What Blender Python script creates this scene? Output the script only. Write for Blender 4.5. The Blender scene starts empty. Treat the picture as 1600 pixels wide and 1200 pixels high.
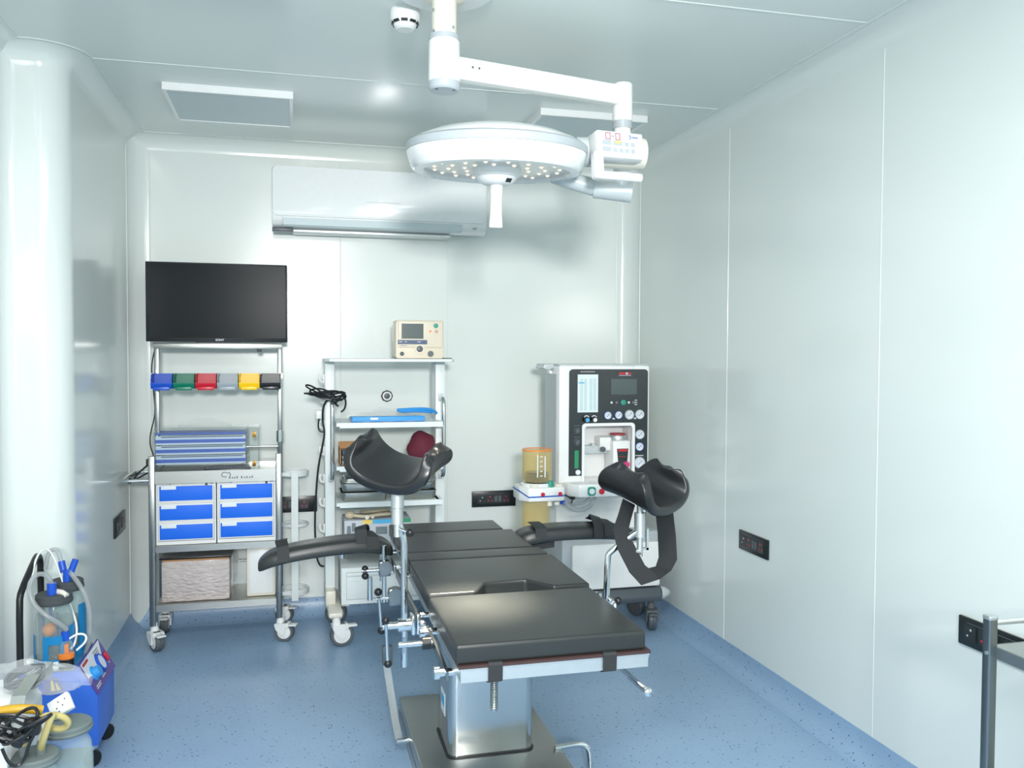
import bpy, bmesh, math, random
from mathutils import Vector, Matrix
random.seed(4)
PI = math.pi
C = bpy.context.scene.collection
SC = bpy.context.scene

# ---------------------------------------------------------------- camera
yaw, pitch, roll = 0.248198, 0.0335206, 0.0043164
F = Vector((math.sin(yaw)*math.cos(pitch), math.cos(yaw)*math.cos(pitch), -math.sin(pitch)))
X = Vector((math.cos(yaw), -math.sin(yaw), 0)); U = X.cross(F)
X2 = X*math.cos(roll) + U*math.sin(roll); U2 = -X*math.sin(roll) + U*math.cos(roll)
cam = bpy.data.cameras.new('camera'); cam.sensor_width = 36; cam.lens = 1343.4/1600*36
cam.clip_start = 0.05
co = bpy.data.objects.new('camera', cam); C.objects.link(co)
co.matrix_world = Matrix(((X2.x, U2.x, -F.x, 0), (X2.y, U2.y, -F.y, 0), (X2.z, U2.z, -F.z, 1.5), (0, 0, 0, 1)))
SC.camera = co

# ---------------------------------------------------------------- world, lights, exposure
w = bpy.data.worlds.new('world'); SC.world = w; w.use_nodes = True
w.node_tree.nodes['Background'].inputs[0].default_value = (0.8, 0.9, 0.9, 1)
w.node_tree.nodes['Background'].inputs[1].default_value = 0.0
def area(name, loc, target, sx, sy, energy, col, shape='RECTANGLE', spread=PI):
    l = bpy.data.lights.new(name, 'AREA'); l.energy = energy; l.color = col; l.shape = shape; l.size = sx; l.size_y = sy; l.spread = spread
    o = bpy.data.objects.new(name, l); C.objects.link(o); o.location = loc
    o.rotation_euler = (Vector(target) - Vector(loc)).to_track_quat('-Z', 'Y').to_euler()
    return o
TINT = (1.0, 0.99, 0.975)
area('photo_flash', (-0.06, -2.2, 2.12), (0.65, 4.5, 1.75), 0.5, 0.36, 20.5, TINT, spread=math.radians(66))
for k, (lx, ly) in enumerate(((0.0, 1.1), (0.5, 1.1), (-0.1, -0.6), (0.5, -0.6))):
    area('ceiling_fill', (lx, ly, 2.66), (lx, ly, 0), 0.55, 0.5, 15, TINT)  # added fill lights below the ceiling, out of view and without fixtures
SC.view_settings.view_transform = 'Standard'; SC.view_settings.look = 'None'
SC.view_settings.exposure = 0.70; SC.view_settings.gamma = 1.0; SC.view_settings.use_curve_mapping = False

# ---------------------------------------------------------------- materials
def lin(c): return c/12.92 if c <= 0.04045 else ((c+0.055)/1.055)**2.4
def rgb(r, g, b): return (lin(r/255), lin(g/255), lin(b/255), 1)
def mat(name, col, rough=0.4, metal=0.0, spec=0.5, coat=0.0, var=0.03, scale=30, bump=0.0, bscale=200, emit=None, stretch=None):
    m = bpy.data.materials.new(name); m.use_nodes = True; nt = m.node_tree; b = nt.nodes['Principled BSDF']
    b.inputs['Roughness'].default_value = rough; b.inputs['Metallic'].default_value = metal
    b.inputs['Specular IOR Level'].default_value = spec; b.inputs['Coat Weight'].default_value = coat
    tc = nt.nodes.new('ShaderNodeTexCoord'); mp = nt.nodes.new('ShaderNodeMapping'); nt.links.new(tc.outputs['Object'], mp.inputs[0])
    if stretch: mp.inputs['Scale'].default_value = stretch
    n = nt.nodes.new('ShaderNodeTexNoise'); n.inputs['Scale'].default_value = scale; n.inputs['Detail'].default_value = 3
    nt.links.new(mp.outputs[0], n.inputs['Vector'])
    mx = nt.nodes.new('ShaderNodeMix'); mx.data_type = 'RGBA'; mx.blend_type = 'MULTIPLY'; mx.inputs[0].default_value = 1
    cr = nt.nodes.new('ShaderNodeMapRange'); cr.inputs['To Min'].default_value = 1-var; cr.inputs['To Max'].default_value = 1+var
    nt.links.new(n.outputs['Fac'], cr.inputs[0])
    mx.inputs[6].default_value = col; nt.links.new(cr.outputs[0], mx.inputs[7]); nt.links.new(mx.outputs[2], b.inputs['Base Color'])
    if bump:
        n2 = nt.nodes.new('ShaderNodeTexNoise'); n2.inputs['Scale'].default_value = bscale; n2.inputs['Detail'].default_value = 4
        nt.links.new(mp.outputs[0], n2.inputs['Vector'])
        bp = nt.nodes.new('ShaderNodeBump'); bp.inputs['Strength'].default_value = bump; bp.inputs['Distance'].default_value = 0.004 if bump < 0.5 else 0.014
        nt.links.new(n2.outputs['Fac'], bp.inputs['Height']); nt.links.new(bp.outputs[0], b.inputs['Normal'])
    if emit:
        b.inputs['Emission Color'].default_value = emit[0]; b.inputs['Emission Strength'].default_value = emit[1]
    return m
def clear(name, col, trans=0.8, rough=0.05, spec=0.5):
    m = bpy.data.materials.new(name); m.use_nodes = True; nt = m.node_tree; b = nt.nodes['Principled BSDF']
    b.inputs['Base Color'].default_value = col; b.inputs['Roughness'].default_value = rough; b.inputs['Specular IOR Level'].default_value = spec
    t = nt.nodes.new('ShaderNodeBsdfTransparent'); t.inputs[0].default_value = tuple(0.5+0.5*c for c in col[:3])+(1,)
    lw = nt.nodes.new('ShaderNodeLayerWeight'); lw.inputs['Blend'].default_value = 0.25
    mr = nt.nodes.new('ShaderNodeMapRange'); mr.inputs['To Min'].default_value = 1-trans; mr.inputs['To Max'].default_value = min(1, 1.45-trans)
    nt.links.new(lw.outputs['Facing'], mr.inputs[0])
    mx = nt.nodes.new('ShaderNodeMixShader'); nt.links.new(mr.outputs[0], mx.inputs[0])
    nt.links.new(t.outputs[0], mx.inputs[1]); nt.links.new(b.outputs[0], mx.inputs[2])
    nt.links.new(mx.outputs[0], nt.nodes['Material Output'].inputs['Surface'])
    return m
def floor_mat():
    m = mat('blue_vinyl', rgb(150, 180, 210), 0.33, var=0.05, scale=6); nt = m.node_tree; b = nt.nodes['Principled BSDF']
    tc = nt.nodes.new('ShaderNodeTexCoord')
    src = b.inputs['Base Color'].links[0].from_socket
    for sc, thr, dark in ((38, 0.13, rgb(62, 92, 140)), (60, 0.12, rgb(80, 112, 160)), (47, 0.11, rgb(160, 190, 222))):
        v = nt.nodes.new('ShaderNodeTexVoronoi'); v.inputs['Scale'].default_value = sc; nt.links.new(tc.outputs['Object'], v.inputs['Vector'])
        lt = nt.nodes.new('ShaderNodeMath'); lt.operation = 'LESS_THAN'; lt.inputs[1].default_value = thr
        nt.links.new(v.outputs['Distance'], lt.inputs[0])
        mx = nt.nodes.new('ShaderNodeMix'); mx.data_type = 'RGBA'; nt.links.new(lt.outputs[0], mx.inputs[0])
        nt.links.new(src, mx.inputs[6]); mx.inputs[7].default_value = dark; src = mx.outputs[2]
    nt.links.new(src, b.inputs['Base Color'])
    return m
M = {}
M['wall'] = mat('wall_panel', rgb(231, 238, 234), 0.16, spec=0.55, var=0.012, scale=2)
M['ceil'] = mat('ceiling_panel', rgb(230, 237, 233), 0.14, spec=0.5, var=0.012, scale=2)
M['bead'] = mat('joint_bead', rgb(232, 240, 237), 0.3)
M['floor'] = floor_mat()
M['white'] = mat('white_plastic', rgb(238, 240, 238), 0.3)
M['cream'] = mat('cream_plastic', rgb(232, 228, 214), 0.35)
M['enamel'] = mat('white_enamel', rgb(242, 244, 243), 0.18, coat=0.3)
M['rackw'] = mat('white_powder_coat', rgb(226, 233, 232), 0.35)
M['grey'] = mat('grey_plastic', rgb(178, 186, 190), 0.35)
M['lgrey'] = mat('light_grey_metal', rgb(196, 205, 206), 0.35)
M['dgrey'] = mat('dark_grey_plastic', rgb(84, 92, 98), 0.4)
M['black'] = mat('black_plastic', rgb(26, 28, 31), 0.35)
M['fascia'] = mat('black_fascia', rgb(44, 52, 54), 0.3)
M['screen'] = mat('tv_screen', rgb(26, 32, 35), 0.25, spec=0.045, var=0.01)
M['lcd'] = mat('grey_display', rgb(78, 90, 90), 0.25)
M['vinyl'] = mat('black_vinyl', rgb(42, 46, 46), 0.36, spec=0.5, bump=0.06, bscale=160, var=0.1, scale=12)
M['leather'] = mat('black_moulded_foam', rgb(31, 33, 35), 0.3, bump=0.05, bscale=300)
M['strap'] = mat('black_strap', rgb(40, 43, 45), 0.7, bump=0.25, bscale=900)
M['steel'] = mat('brushed_steel', rgb(140, 145, 145), 0.3, metal=1, var=0.06, scale=40, stretch=(1, 1, 30))
M['steelh'] = mat('brushed_steel_sheet', rgb(178, 180, 176), 0.33, metal=1, var=0.08, scale=25, stretch=(1, 12, 12))
M['frost'] = mat('satin_steel', rgb(205, 210, 210), 0.42, metal=0.85, var=0.05, scale=30)
M['steelc'] = mat('polished_steel_sheet', rgb(196, 198, 196), 0.17, metal=1, var=0.04, scale=20, stretch=(12, 12, 1))
M['chrome'] = mat('chrome', rgb(222, 224, 224), 0.1, metal=1, var=0.01)
M['wood'] = mat('burgundy_board', rgb(62, 42, 41), 0.6)
M['blue'] = mat('blue_plastic', rgb(34, 112, 236), 0.5, spec=0.3)
M['bblue'] = mat('bin_blue', rgb(28, 86, 200), 0.35)
M['bgreen'] = mat('bin_green', rgb(0, 122, 96), 0.35)
M['bred'] = mat('bin_red', rgb(200, 26, 50), 0.35)
M['bgrey'] = mat('bin_grey', rgb(160, 172, 180), 0.35)
M['byel'] = mat('bin_yellow', rgb(250, 206, 6), 0.35)
M['bblack'] = mat('bin_black', rgb(28, 32, 36), 0.3)
M['tyre'] = mat('grey_rubber', rgb(92, 98, 100), 0.6)
M['rubber'] = mat('dark_rubber', rgb(70, 76, 78), 0.7, bump=0.2, bscale=80)
M['acryl'] = clear('clear_acrylic', (0.95, 0.98, 0.98, 1), 0.975, 0.04)
M['glass'] = clear('clear_glass', (0.80, 0.90, 0.89, 1), 0.9, 0.03)
M['film'] = clear('clear_plastic_film', (0.95, 0.97, 0.98, 1), 0.93, 0.10)
M['tube'] = clear('clear_silicone_hose', (0.62, 0.66, 0.67, 1), 0.68, 0.12)
M['amber'] = clear('amber_plastic', (0.93, 0.83, 0.52, 1), 0.86, 0.08)
M['traygl'] = mat('pale_tray_plastic', rgb(190, 206, 222), 0.3)
M['bandblue'] = mat('royal_blue_strip', rgb(8, 78, 176), 0.4)
M['brass'] = mat('brass', rgb(200, 150, 80), 0.3, metal=0.8)
M['carton'] = mat('brown_carton', rgb(178, 132, 88), 0.7)
M['wrap'] = mat('stretch_wrapped_card', rgb(206, 194, 190), 0.2, var=0.10, scale=14, bump=1.0, bscale=30, stretch=(1, 1, 3), coat=0.6)
M['maroon'] = mat('maroon_cloth', rgb(96, 28, 48), 0.8, bump=0.3, bscale=60)
M['padblue'] = mat('light_blue_pad', rgb(58, 158, 232), 0.5)
M['beige'] = mat('beige_device', rgb(226, 216, 196), 0.4)
M['hose'] = mat('beige_hose', rgb(206, 192, 164), 0.5)
M['darkblue'] = mat('navy_strip', rgb(58, 78, 112), 0.35)
M['red'] = mat('red_plastic', rgb(206, 28, 58), 0.3)
M['pink'] = mat('magenta_plastic', rgb(214, 66, 130), 0.35)
M['teal'] = mat('teal_plastic', rgb(30, 150, 128), 0.4)
M['stripe'] = mat('blue_stripe', rgb(36, 92, 190), 0.4)
M['gblue'] = mat('gauge_blue', rgb(52, 82, 150), 0.4)
M['gface'] = mat('gauge_face', rgb(222, 228, 236), 0.4)
M['flow'] = mat('flow_tube_white', rgb(226, 238, 242), 0.25)
M['sucblue'] = mat('suction_blue_paint', rgb(60, 116, 226), 0.35, var=0.08, scale=9)
M['ringblue'] = mat('bottle_holder_blue', rgb(22, 128, 186), 0.35)
M['purple'] = mat('purple_panel', rgb(92, 74, 158), 0.35)
M['orange'] = mat('orange_plastic', rgb(255, 140, 50), 0.4)
M['hoseyel'] = mat('yellowed_hose', rgb(196, 182, 118), 0.4)
M['hosemus'] = mat('mustard_hose', rgb(190, 150, 40), 0.4)
M['lid'] = mat('grey_rubber_lid', rgb(104, 116, 116), 0.6)
M['ink'] = mat('grey_ink', rgb(112, 124, 128), 0.5)
M['inkblue'] = mat('blue_ink', rgb(84, 96, 168), 0.5)
M['inkwhite'] = mat('white_ink', rgb(220, 226, 228), 0.5)
M['inkred'] = mat('red_ink', rgb(190, 46, 60), 0.5)
M['padlabel'] = mat('pale_keypad', rgb(206, 216, 230), 0.45)
M['label'] = mat('paper_label', rgb(232, 238, 242), 0.5)
M['yellow'] = mat('yellow_print', rgb(236, 206, 110), 0.5)
M['cyan'] = mat('cyan_print', rgb(80, 176, 222), 0.5)
M['green'] = mat('green_print', rgb(40, 140, 96), 0.5)
M['boxgrey'] = mat('pale_grey_print', rgb(186, 192, 200), 0.5)
M['socket'] = mat('socket_plate_black', rgb(30, 36, 38), 0.28)
M['sockin'] = mat('socket_module', rgb(44, 50, 52), 0.35)
M['redspot'] = mat('socket_red_shutter', rgb(200, 40, 70), 0.4)
M['led'] = mat('led_lens', rgb(240, 226, 210), 0.15, emit=((1.0, 0.84, 0.68, 1), 0.45))
M['lens'] = mat('lamp_lens_plate', rgb(222, 220, 212), 0.12, spec=0.6)
M['diff'] = mat('unlit_diffuser', rgb(206, 220, 222), 0.4)
M['acw'] = mat('air_conditioner_white', rgb(244, 247, 247), 0.12, coat=0.3)

# ---------------------------------------------------------------- helpers
ROOT = {}
def root_of(o):
    while o is not None and o.name not in ROOT and o.parent: o = o.parent
    return o
class MB:
    """collects shapes given in room coordinates and links them as ONE mesh object"""
    def __init__(s): s.bm = bmesh.new()
    def _merge(s, b, mtx=None):
        if mtx is not None: bmesh.ops.transform(b, matrix=mtx, verts=b.verts)
        me = bpy.data.meshes.new('tmp'); b.to_mesh(me); b.free(); s.bm.from_mesh(me); bpy.data.meshes.remove(me); return s
    def box(s, x0, x1, y0, y1, z0, z1, bev=0.0, seg=2, mtx=None):
        b = bmesh.new(); bmesh.ops.create_cube(b, size=1)
        bmesh.ops.transform(b, matrix=Matrix.Translation(((x0+x1)/2, (y0+y1)/2, (z0+z1)/2)) @ Matrix.Diagonal((abs(x1-x0), abs(y1-y0), abs(z1-z0), 1)), verts=b.verts)
        if bev: bmesh.ops.bevel(b, geom=b.edges[:], offset=bev, segments=seg, profile=0.5, affect='EDGES')
        return s._merge(b, mtx)
    def cyl(s, p0, p1, r0, r1=None, n=24, cap=True):
        p0, p1 = Vector(p0), Vector(p1); r1 = r0 if r1 is None else r1; d = p1-p0
        b = bmesh.new(); bmesh.ops.create_cone(b, cap_ends=cap, segments=n, radius1=r0, radius2=r1, depth=d.length)
        return s._merge(b, Matrix.Translation((p0+p1)/2) @ d.to_track_quat('Z', 'Y').to_matrix().to_4x4())
    def ball(s, c, r, sc=(1, 1, 1), n=16):
        b = bmesh.new(); bmesh.ops.create_uvsphere(b, u_segments=n, v_segments=max(8, n*2//3), radius=r)
        return s._merge(b, Matrix.Translation(c) @ Matrix.Diagonal((*sc, 1)))
    def lathe(s, prof, base=(0, 0, 0), axis=(0, 0, 1), n=32, up=None):
        b = bmesh.new(); rows = []
        for r, z in prof:
            rows.append([b.verts.new((r*math.cos(2*PI*k/n), r*math.sin(2*PI*k/n), z)) for k in range(n)] if r > 1e-6 else [b.verts.new((0, 0, z))])
        for A, B in zip(rows, rows[1:]):
            for k in range(n):
                a0, a1 = A[k % len(A)], A[(k+1) % len(A)]; b0, b1 = B[k % len(B)], B[(k+1) % len(B)]
                vs = []
                for v in (a0, a1, b1, b0):
                    if v not in vs: vs.append(v)
                if len(vs) > 2:
                    try: b.faces.new(vs)
                    except ValueError: pass
        bmesh.ops.recalc_face_normals(b, faces=b.faces)
        q = Vector(axis).to_track_quat('Z', 'Y').to_matrix().to_4x4()
        return s._merge(b, Matrix.Translation(base) @ q)
    def tube(s, pts, r, n=10, cyc=False, smooth=0, cap=True):
        pts = [Vector(p) for p in pts]
        for _ in range(smooth):
            q = [] if cyc else [pts[0]]
            rng = range(len(pts)) if cyc else range(len(pts)-1)
            for i in rng:
                a, b2 = pts[i], pts[(i+1) % len(pts)]
                q += [a*0.75+b2*0.25, a*0.25+b2*0.75]
            if not cyc: q.append(pts[-1])
            pts = q
        b = bmesh.new(); rings = []; N = len(pts); ref = None
        for i, p in enumerate(pts):
            t = (pts[(i+1) % N]-pts[i-1]) if cyc or 0 < i < N-1 else (pts[1]-pts[0] if i == 0 else pts[-1]-pts[-2])
            t.normalize()
            if ref is None: ref = t.orthogonal().normalized()
            ref = (ref - t*ref.dot(t))
            ref = ref.normalized() if ref.length > 1e-6 else t.orthogonal().normalized()
            bi = t.cross(ref)
            rings.append([b.verts.new(p + ref*r*math.cos(2*PI*k/n) + bi*r*math.sin(2*PI*k/n)) for k in range(n)])
        for i in range(N if cyc else N-1):
            A, B = rings[i], rings[(i+1) % N]
            for k in range(n): b.faces.new((A[k], A[(k+1) % n], B[(k+1) % n], B[k]))
        if cap and not cyc: b.faces.new(rings[0][::-1]); b.faces.new(rings[-1])
        bmesh.ops.recalc_face_normals(b, faces=b.faces)
        return s._merge(b)
    def prism(s, poly, fn, d0, d1, bev=0.0):
        """poly: 2-D outline; fn(u, v, d) -> room point; extruded from d0 to d1"""
        b = bmesh.new(); A = [b.verts.new(fn(u, v, d0)) for u, v in poly]; B = [b.verts.new(fn(u, v, d1)) for u, v in poly]
        b.faces.new(A); b.faces.new(B[::-1]); n = len(poly)
        for k in range(n): b.faces.new((A[k], B[k], B[(k+1) % n], A[(k+1) % n]))
        bmesh.ops.recalc_face_normals(b, faces=b.faces)
        if bev: bmesh.ops.bevel(b, geom=b.edges[:], offset=bev, segments=2, profile=0.5, affect='EDGES')
        return s._merge(b)
    def ribbon(s, pts, width, th, wdir):
        """flat strap along pts, 'width' along the directions wdir"""
        b = bmesh.new(); rows = []; N = len(pts); pts = [Vector(p) for p in pts]
        for i, p in enumerate(pts):
            t = (pts[min(i+1, N-1)]-pts[max(i-1, 0)]).normalized(); wd = Vector(wdir[i] if isinstance(wdir, list) else wdir)
            wd = (wd - t*wd.dot(t)).normalized(); nn = t.cross(wd)
            rows.append([b.verts.new(p + wd*a*width/2 + nn*c*th/2) for a, c in ((-1, -1), (1, -1), (1, 1), (-1, 1))])
        for A, B in zip(rows, rows[1:]):
            for k in range(4): b.faces.new((A[k], A[(k+1) % 4], B[(k+1) % 4], B[k]))
        b.faces.new(rows[0][::-1]); b.faces.new(rows[-1]); bmesh.ops.recalc_face_normals(b, faces=b.faces)
        return s._merge(b)
    def build(s, name, m, parent=None, label=None, sharp=0.6):
        r = root_of(parent) if parent else None
        if r is not None: bmesh.ops.transform(s.bm, matrix=ROOT[r.name].inverted(), verts=s.bm.verts)
        for f in s.bm.faces: f.smooth = True
        for e in s.bm.edges:
            e.smooth = len(e.link_faces) == 2 and e.calc_face_angle(0) < sharp
        me = bpy.data.meshes.new(name); s.bm.to_mesh(me); s.bm.free()
        me.materials.append(M[m] if isinstance(m, str) else m)
        o = bpy.data.objects.new(name, me); C.objects.link(o)
        if parent: o.parent = parent
        if label: o['label'] = label
        return o
def thing(name, label, cat, loc, rz=0, group=None):
    o = bpy.data.objects.new(name, None); o.empty_display_size = 0.05; C.objects.link(o)
    o.location = loc; o.rotation_euler = (0, 0, rz); o['label'] = label; o['category'] = cat
    if group: o['group'] = group
    ROOT[o.name] = Matrix.Translation(loc) @ Matrix.Rotation(rz, 4, 'Z')
    return o
def tag(o, label, cat, group=None):
    o['label'] = label; o['category'] = cat
    if group: o['group'] = group
    return o
def struct(o): o['kind'] = 'structure'; return o
def copy_tree(o, parent=None):
    c = o.copy(); C.objects.link(c)
    if parent: c.parent = parent
    for ch in [k for k in bpy.data.objects if k.parent == o]: copy_tree(ch, c)
    return c
def text(name, body, size, loc, m, parent, xdir=(1, 0, 0), up=(0, 0, 1), align='CENTER'):
    cu = bpy.data.curves.new('t', 'FONT'); cu.body = body; cu.size = size; cu.align_x = align; cu.align_y = 'CENTER'; cu.extrude = 0.0004; cu.offset = size*0.02
    t = bpy.data.objects.new('t', cu); C.objects.link(t); bpy.context.view_layer.update()
    dg = bpy.context.evaluated_depsgraph_get(); me = bpy.data.meshes.new_from_object(t.evaluated_get(dg))
    bpy.data.objects.remove(t); bpy.data.curves.remove(cu)
    x = Vector(xdir).normalized(); u = Vector(up); u = (u-x*u.dot(x)).normalized(); z = x.cross(u)
    mt = Matrix(((x.x, u.x, z.x, loc[0]), (x.y, u.y, z.y, loc[1]), (x.z, u.z, z.z, loc[2]), (0, 0, 0, 1)))
    b = MB(); b.bm.from_mesh(me); bmesh.ops.transform(b.bm, matrix=mt, verts=b.bm.verts); bpy.data.meshes.remove(me)
    return b.build(name, m, parent)
def arc(cx, cy, r, a0, a1, n=8): return [(cx+r*math.cos(a0+(a1-a0)*k/n), cy+r*math.sin(a0+(a1-a0)*k/n)) for k in range(n+1)]
def rrect(x0, x1, y0, y1, r, n=5):
    return arc(x1-r, y1-r, r, 0, PI/2, n)+arc(x0+r, y1-r, r, PI/2, PI, n)+arc(x0+r, y0+r, r, PI, 1.5*PI, n)+arc(x1-r, y0+r, r, 1.5*PI, 2*PI, n)
XZ = lambda u, v, d: (u, d, v)          # outline in a wall plane, extruded along y
XY = lambda u, v, d: (u, v, d)
YZ = lambda u, v, d: (d, u, v)

# ---------------------------------------------------------------- the room
XR, XL, XN, YB, YF, YC, H, RC = 2.058, -0.86, -1.085, 5.05, -2.8, 3.70, 2.685, 0.08
struct(MB().box(XN-0.3, XR+0.2, YF-0.2, YB+0.2, -0.1, 0).build('floor', 'floor'))
cb = MB().box(XN-0.3, XR+0.2, YF-0.2, YB+0.2, H, H+0.1)
for y in (3.80, 2.69, 1.58, 0.47): cb.cyl((XN, y, H+0.0005), (XR-RC, y, H+0.0005), 0.003, n=8)
struct(cb.build('ceiling', 'ceil'))
wb = MB().box(XR, XR+0.15, YF, YB+0.15, 0, H)
for y in (3.83, 2.70, 1.57, 0.44): wb.cyl((XR+0.001, y, 0.1), (XR+0.001, y, H-RC), 0.003, n=8)
struct(wb.build('wall_right', 'wall'))
wb = MB().box(XL-0.1, XR, YB, YB+0.15, 0, H)
for x in (0.26, 0.885): wb.cyl((x, YB+0.001, 0.1), (x, YB+0.001, H-RC), 0.003, n=8)
struct(wb.build('wall_back', 'wall'))
RO = 0.11
left_path = [(XN, YF), (XN, YC)] + arc(XL-RO, YC+RO, RO, -PI/2, 0, 8) + [(XL, YB)]
wl = [(XN-0.2, YF), (XN, YF), (XN, YC)] + arc(XL-RO, YC+RO, RO, -PI/2, 0, 10) + [(XL, YB+0.1), (XN-0.2, YB+0.1)]
struct(MB().prism(wl, XY, 0, H).build('wall_left', 'wall'))
struct(MB().box(XN, XR, YF-0.15, YF, 0, H).build('wall_front', 'wall'))

def sweep(path, prof, side):
    """solid cove: prof is a list of (distance from wall, z); side = +1 when the room lies left of the path"""
    b = bmesh.new(); rows = []; P = [Vector(p) for p in path]; N = len(P)
    for i, p in enumerate(P):
        d0 = (P[i]-P[i-1]).normalized() if i else None; d1 = (P[i+1]-P[i]).normalized() if i < N-1 else None
        d0 = d0 or d1; d1 = d1 or d0
        n0 = Vector((-d0.y, d0.x))*side; n1 = Vector((-d1.y, d1.x))*side; m = (n0+n1)/(1+n0.dot(n1))
        rows.append([b.verts.new((p.x+m.x*d, p.y+m.y*d, z)) for d, z in prof])
    n = len(prof)
    for A, B in zip(rows, rows[1:]):
        for k in range(n): b.faces.new((A[k], A[(k+1) % n], B[(k+1) % n], B[k]))
    b.faces.new(rows[0]); b.faces.new(rows[-1][::-1]); bmesh.ops.recalc_face_normals(b, faces=b.faces)
    o = MB(); o._merge(b); return o
def cove_top(r): return [(0.0, H-r)] + [(r-r*math.cos(a), H-r+r*math.sin(a)) for a in [k*PI/2/8 for k in range(1, 8)]] + [(r, H), (r, H+0.004), (-0.004, H+0.004), (-0.004, H-r)]
def cove_floor(r, h): return [(0.003, h)] + [(r-(r-0.003)*math.cos(a), h-(h-0.001)*math.sin(a)) for a in [k*PI/2/8 for k in range(1, 8)]] + [(r, 0.001), (r, -0.01), (-0.004, -0.01), (-0.004, h)]
paths = {'right': ([(XR, YB), (XR, YF)], -1), 'back': ([(XL, YB), (XR, YB)], -1), 'left': (left_path, -1)}
for k, (nm, (p, sd)) in enumerate(paths.items()):
    t = sweep(p, cove_top(RC), sd)
    q = [Vector(v) for v in p]
    struct(t.build('trim_%d' % (k+1), 'wall'))
    bl = sweep(p, [(RC-0.004, H-0.003), (RC+0.004, H-0.003), (RC+0.004, H+0.002), (RC-0.004, H+0.002)], sd); struct(bl.build('trim_%d' % (k+4), 'bead'))
    struct(sweep(p, cove_floor(0.075, 0.1), sd).build('baseboard_'+nm, 'floor'))
# vertical coves in the three inner corners
def vcove(cx, cy, sx, sy, r, nm):
    pts = [(cx, cy)] + [(cx+sx*(r-r*math.sin(a)), cy+sy*(r-r*math.cos(a))) for a in [k*PI/2/8 for k in range(9)]]
    b = MB().prism(pts, XY, 0.0, H); struct(b.build(nm, 'wall'))
vcove(XR, YB, -1, -1, 0.11, 'trim_7'); vcove(XL, YB, 1, -1, 0.10, 'trim_8'); vcove(XN, YC, 1, -1, 0.05, 'trim_9')
for k, (x, y) in enumerate(((XR, YB-0.11), (XR-0.11, YB), (XL, YB-0.10), (XL+0.10, YB))):
    struct(MB().cyl((x, y, 0.1), (x, y, H-RC), 0.004, n=10).build('trim_%d' % (10+k), 'bead'))

# ---------------------------------------------------------------- casters and sockets
def caster(parent, x, y, zt, r, w, ang, body='white', hub='white', brake=True, tyre='tyre'):
    """swivel caster: wheel axis direction = ang, trailing behind the stem"""
    ax = Vector((math.cos(ang), math.sin(ang), 0)); fw = Vector((-ax.y, ax.x, 0)); wc = Vector((x, y, r)) + fw*r*0.45
    b = MB().cyl((x, y, zt-0.03), (x, y, zt), 0.014, n=14)
    b.cyl((x, y, r*1.75), (x, y, zt-0.02), 0.024, 0.018, n=16)
    mt = Matrix(((ax.x, fw.x, 0, x), (ax.y, fw.y, 0, y), (0, 0, 1, 0), (0, 0, 0, 1)))
    b.box(-w*0.62, w*0.62, -0.022, r*1.0, r*1.45, r*1.95, bev=0.006, mtx=mt)
    for s in (-1, 1):
        poly = [(-0.024, r*1.9), (r*0.75, r*1.9), (r*0.62, r*0.75), (r*0.3, r*0.72), (-0.016, r*1.3)]
        b.prism([(u, v) for u, v in poly], lambda u, v, d: mt @ Vector((d, u, v)), s*w*0.5, s*w*0.66)
    if brake: b.box(-w*0.45, w*0.45, r*0.7, r*1.75, r*1.62, r*1.8, bev=0.004, mtx=mt)
    cs = b.build('caster', body, parent)
    t = MB()
    t.lathe([(r*0.74, -w*0.42), (r*0.93, -w*0.42), (r, -w*0.28), (r, -0.002), (r*0.96, 0), (r, 0.002), (r, w*0.28), (r*0.93, w*0.42), (r*0.74, w*0.42), (r*0.74, -w*0.42)], wc, ax, 28)
    t.build('tyre', tyre, cs)
    MB().lathe([(0, -w*0.46), (r*0.25, -w*0.46), (r*0.7, -w*0.4), (r*0.76, -w*0.3), (r*0.76, w*0.3), (r*0.7, w*0.4), (r*0.25, w*0.46), (0, w*0.46)], wc, ax, 24).build('hub', hub, cs)
    return cs
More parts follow.
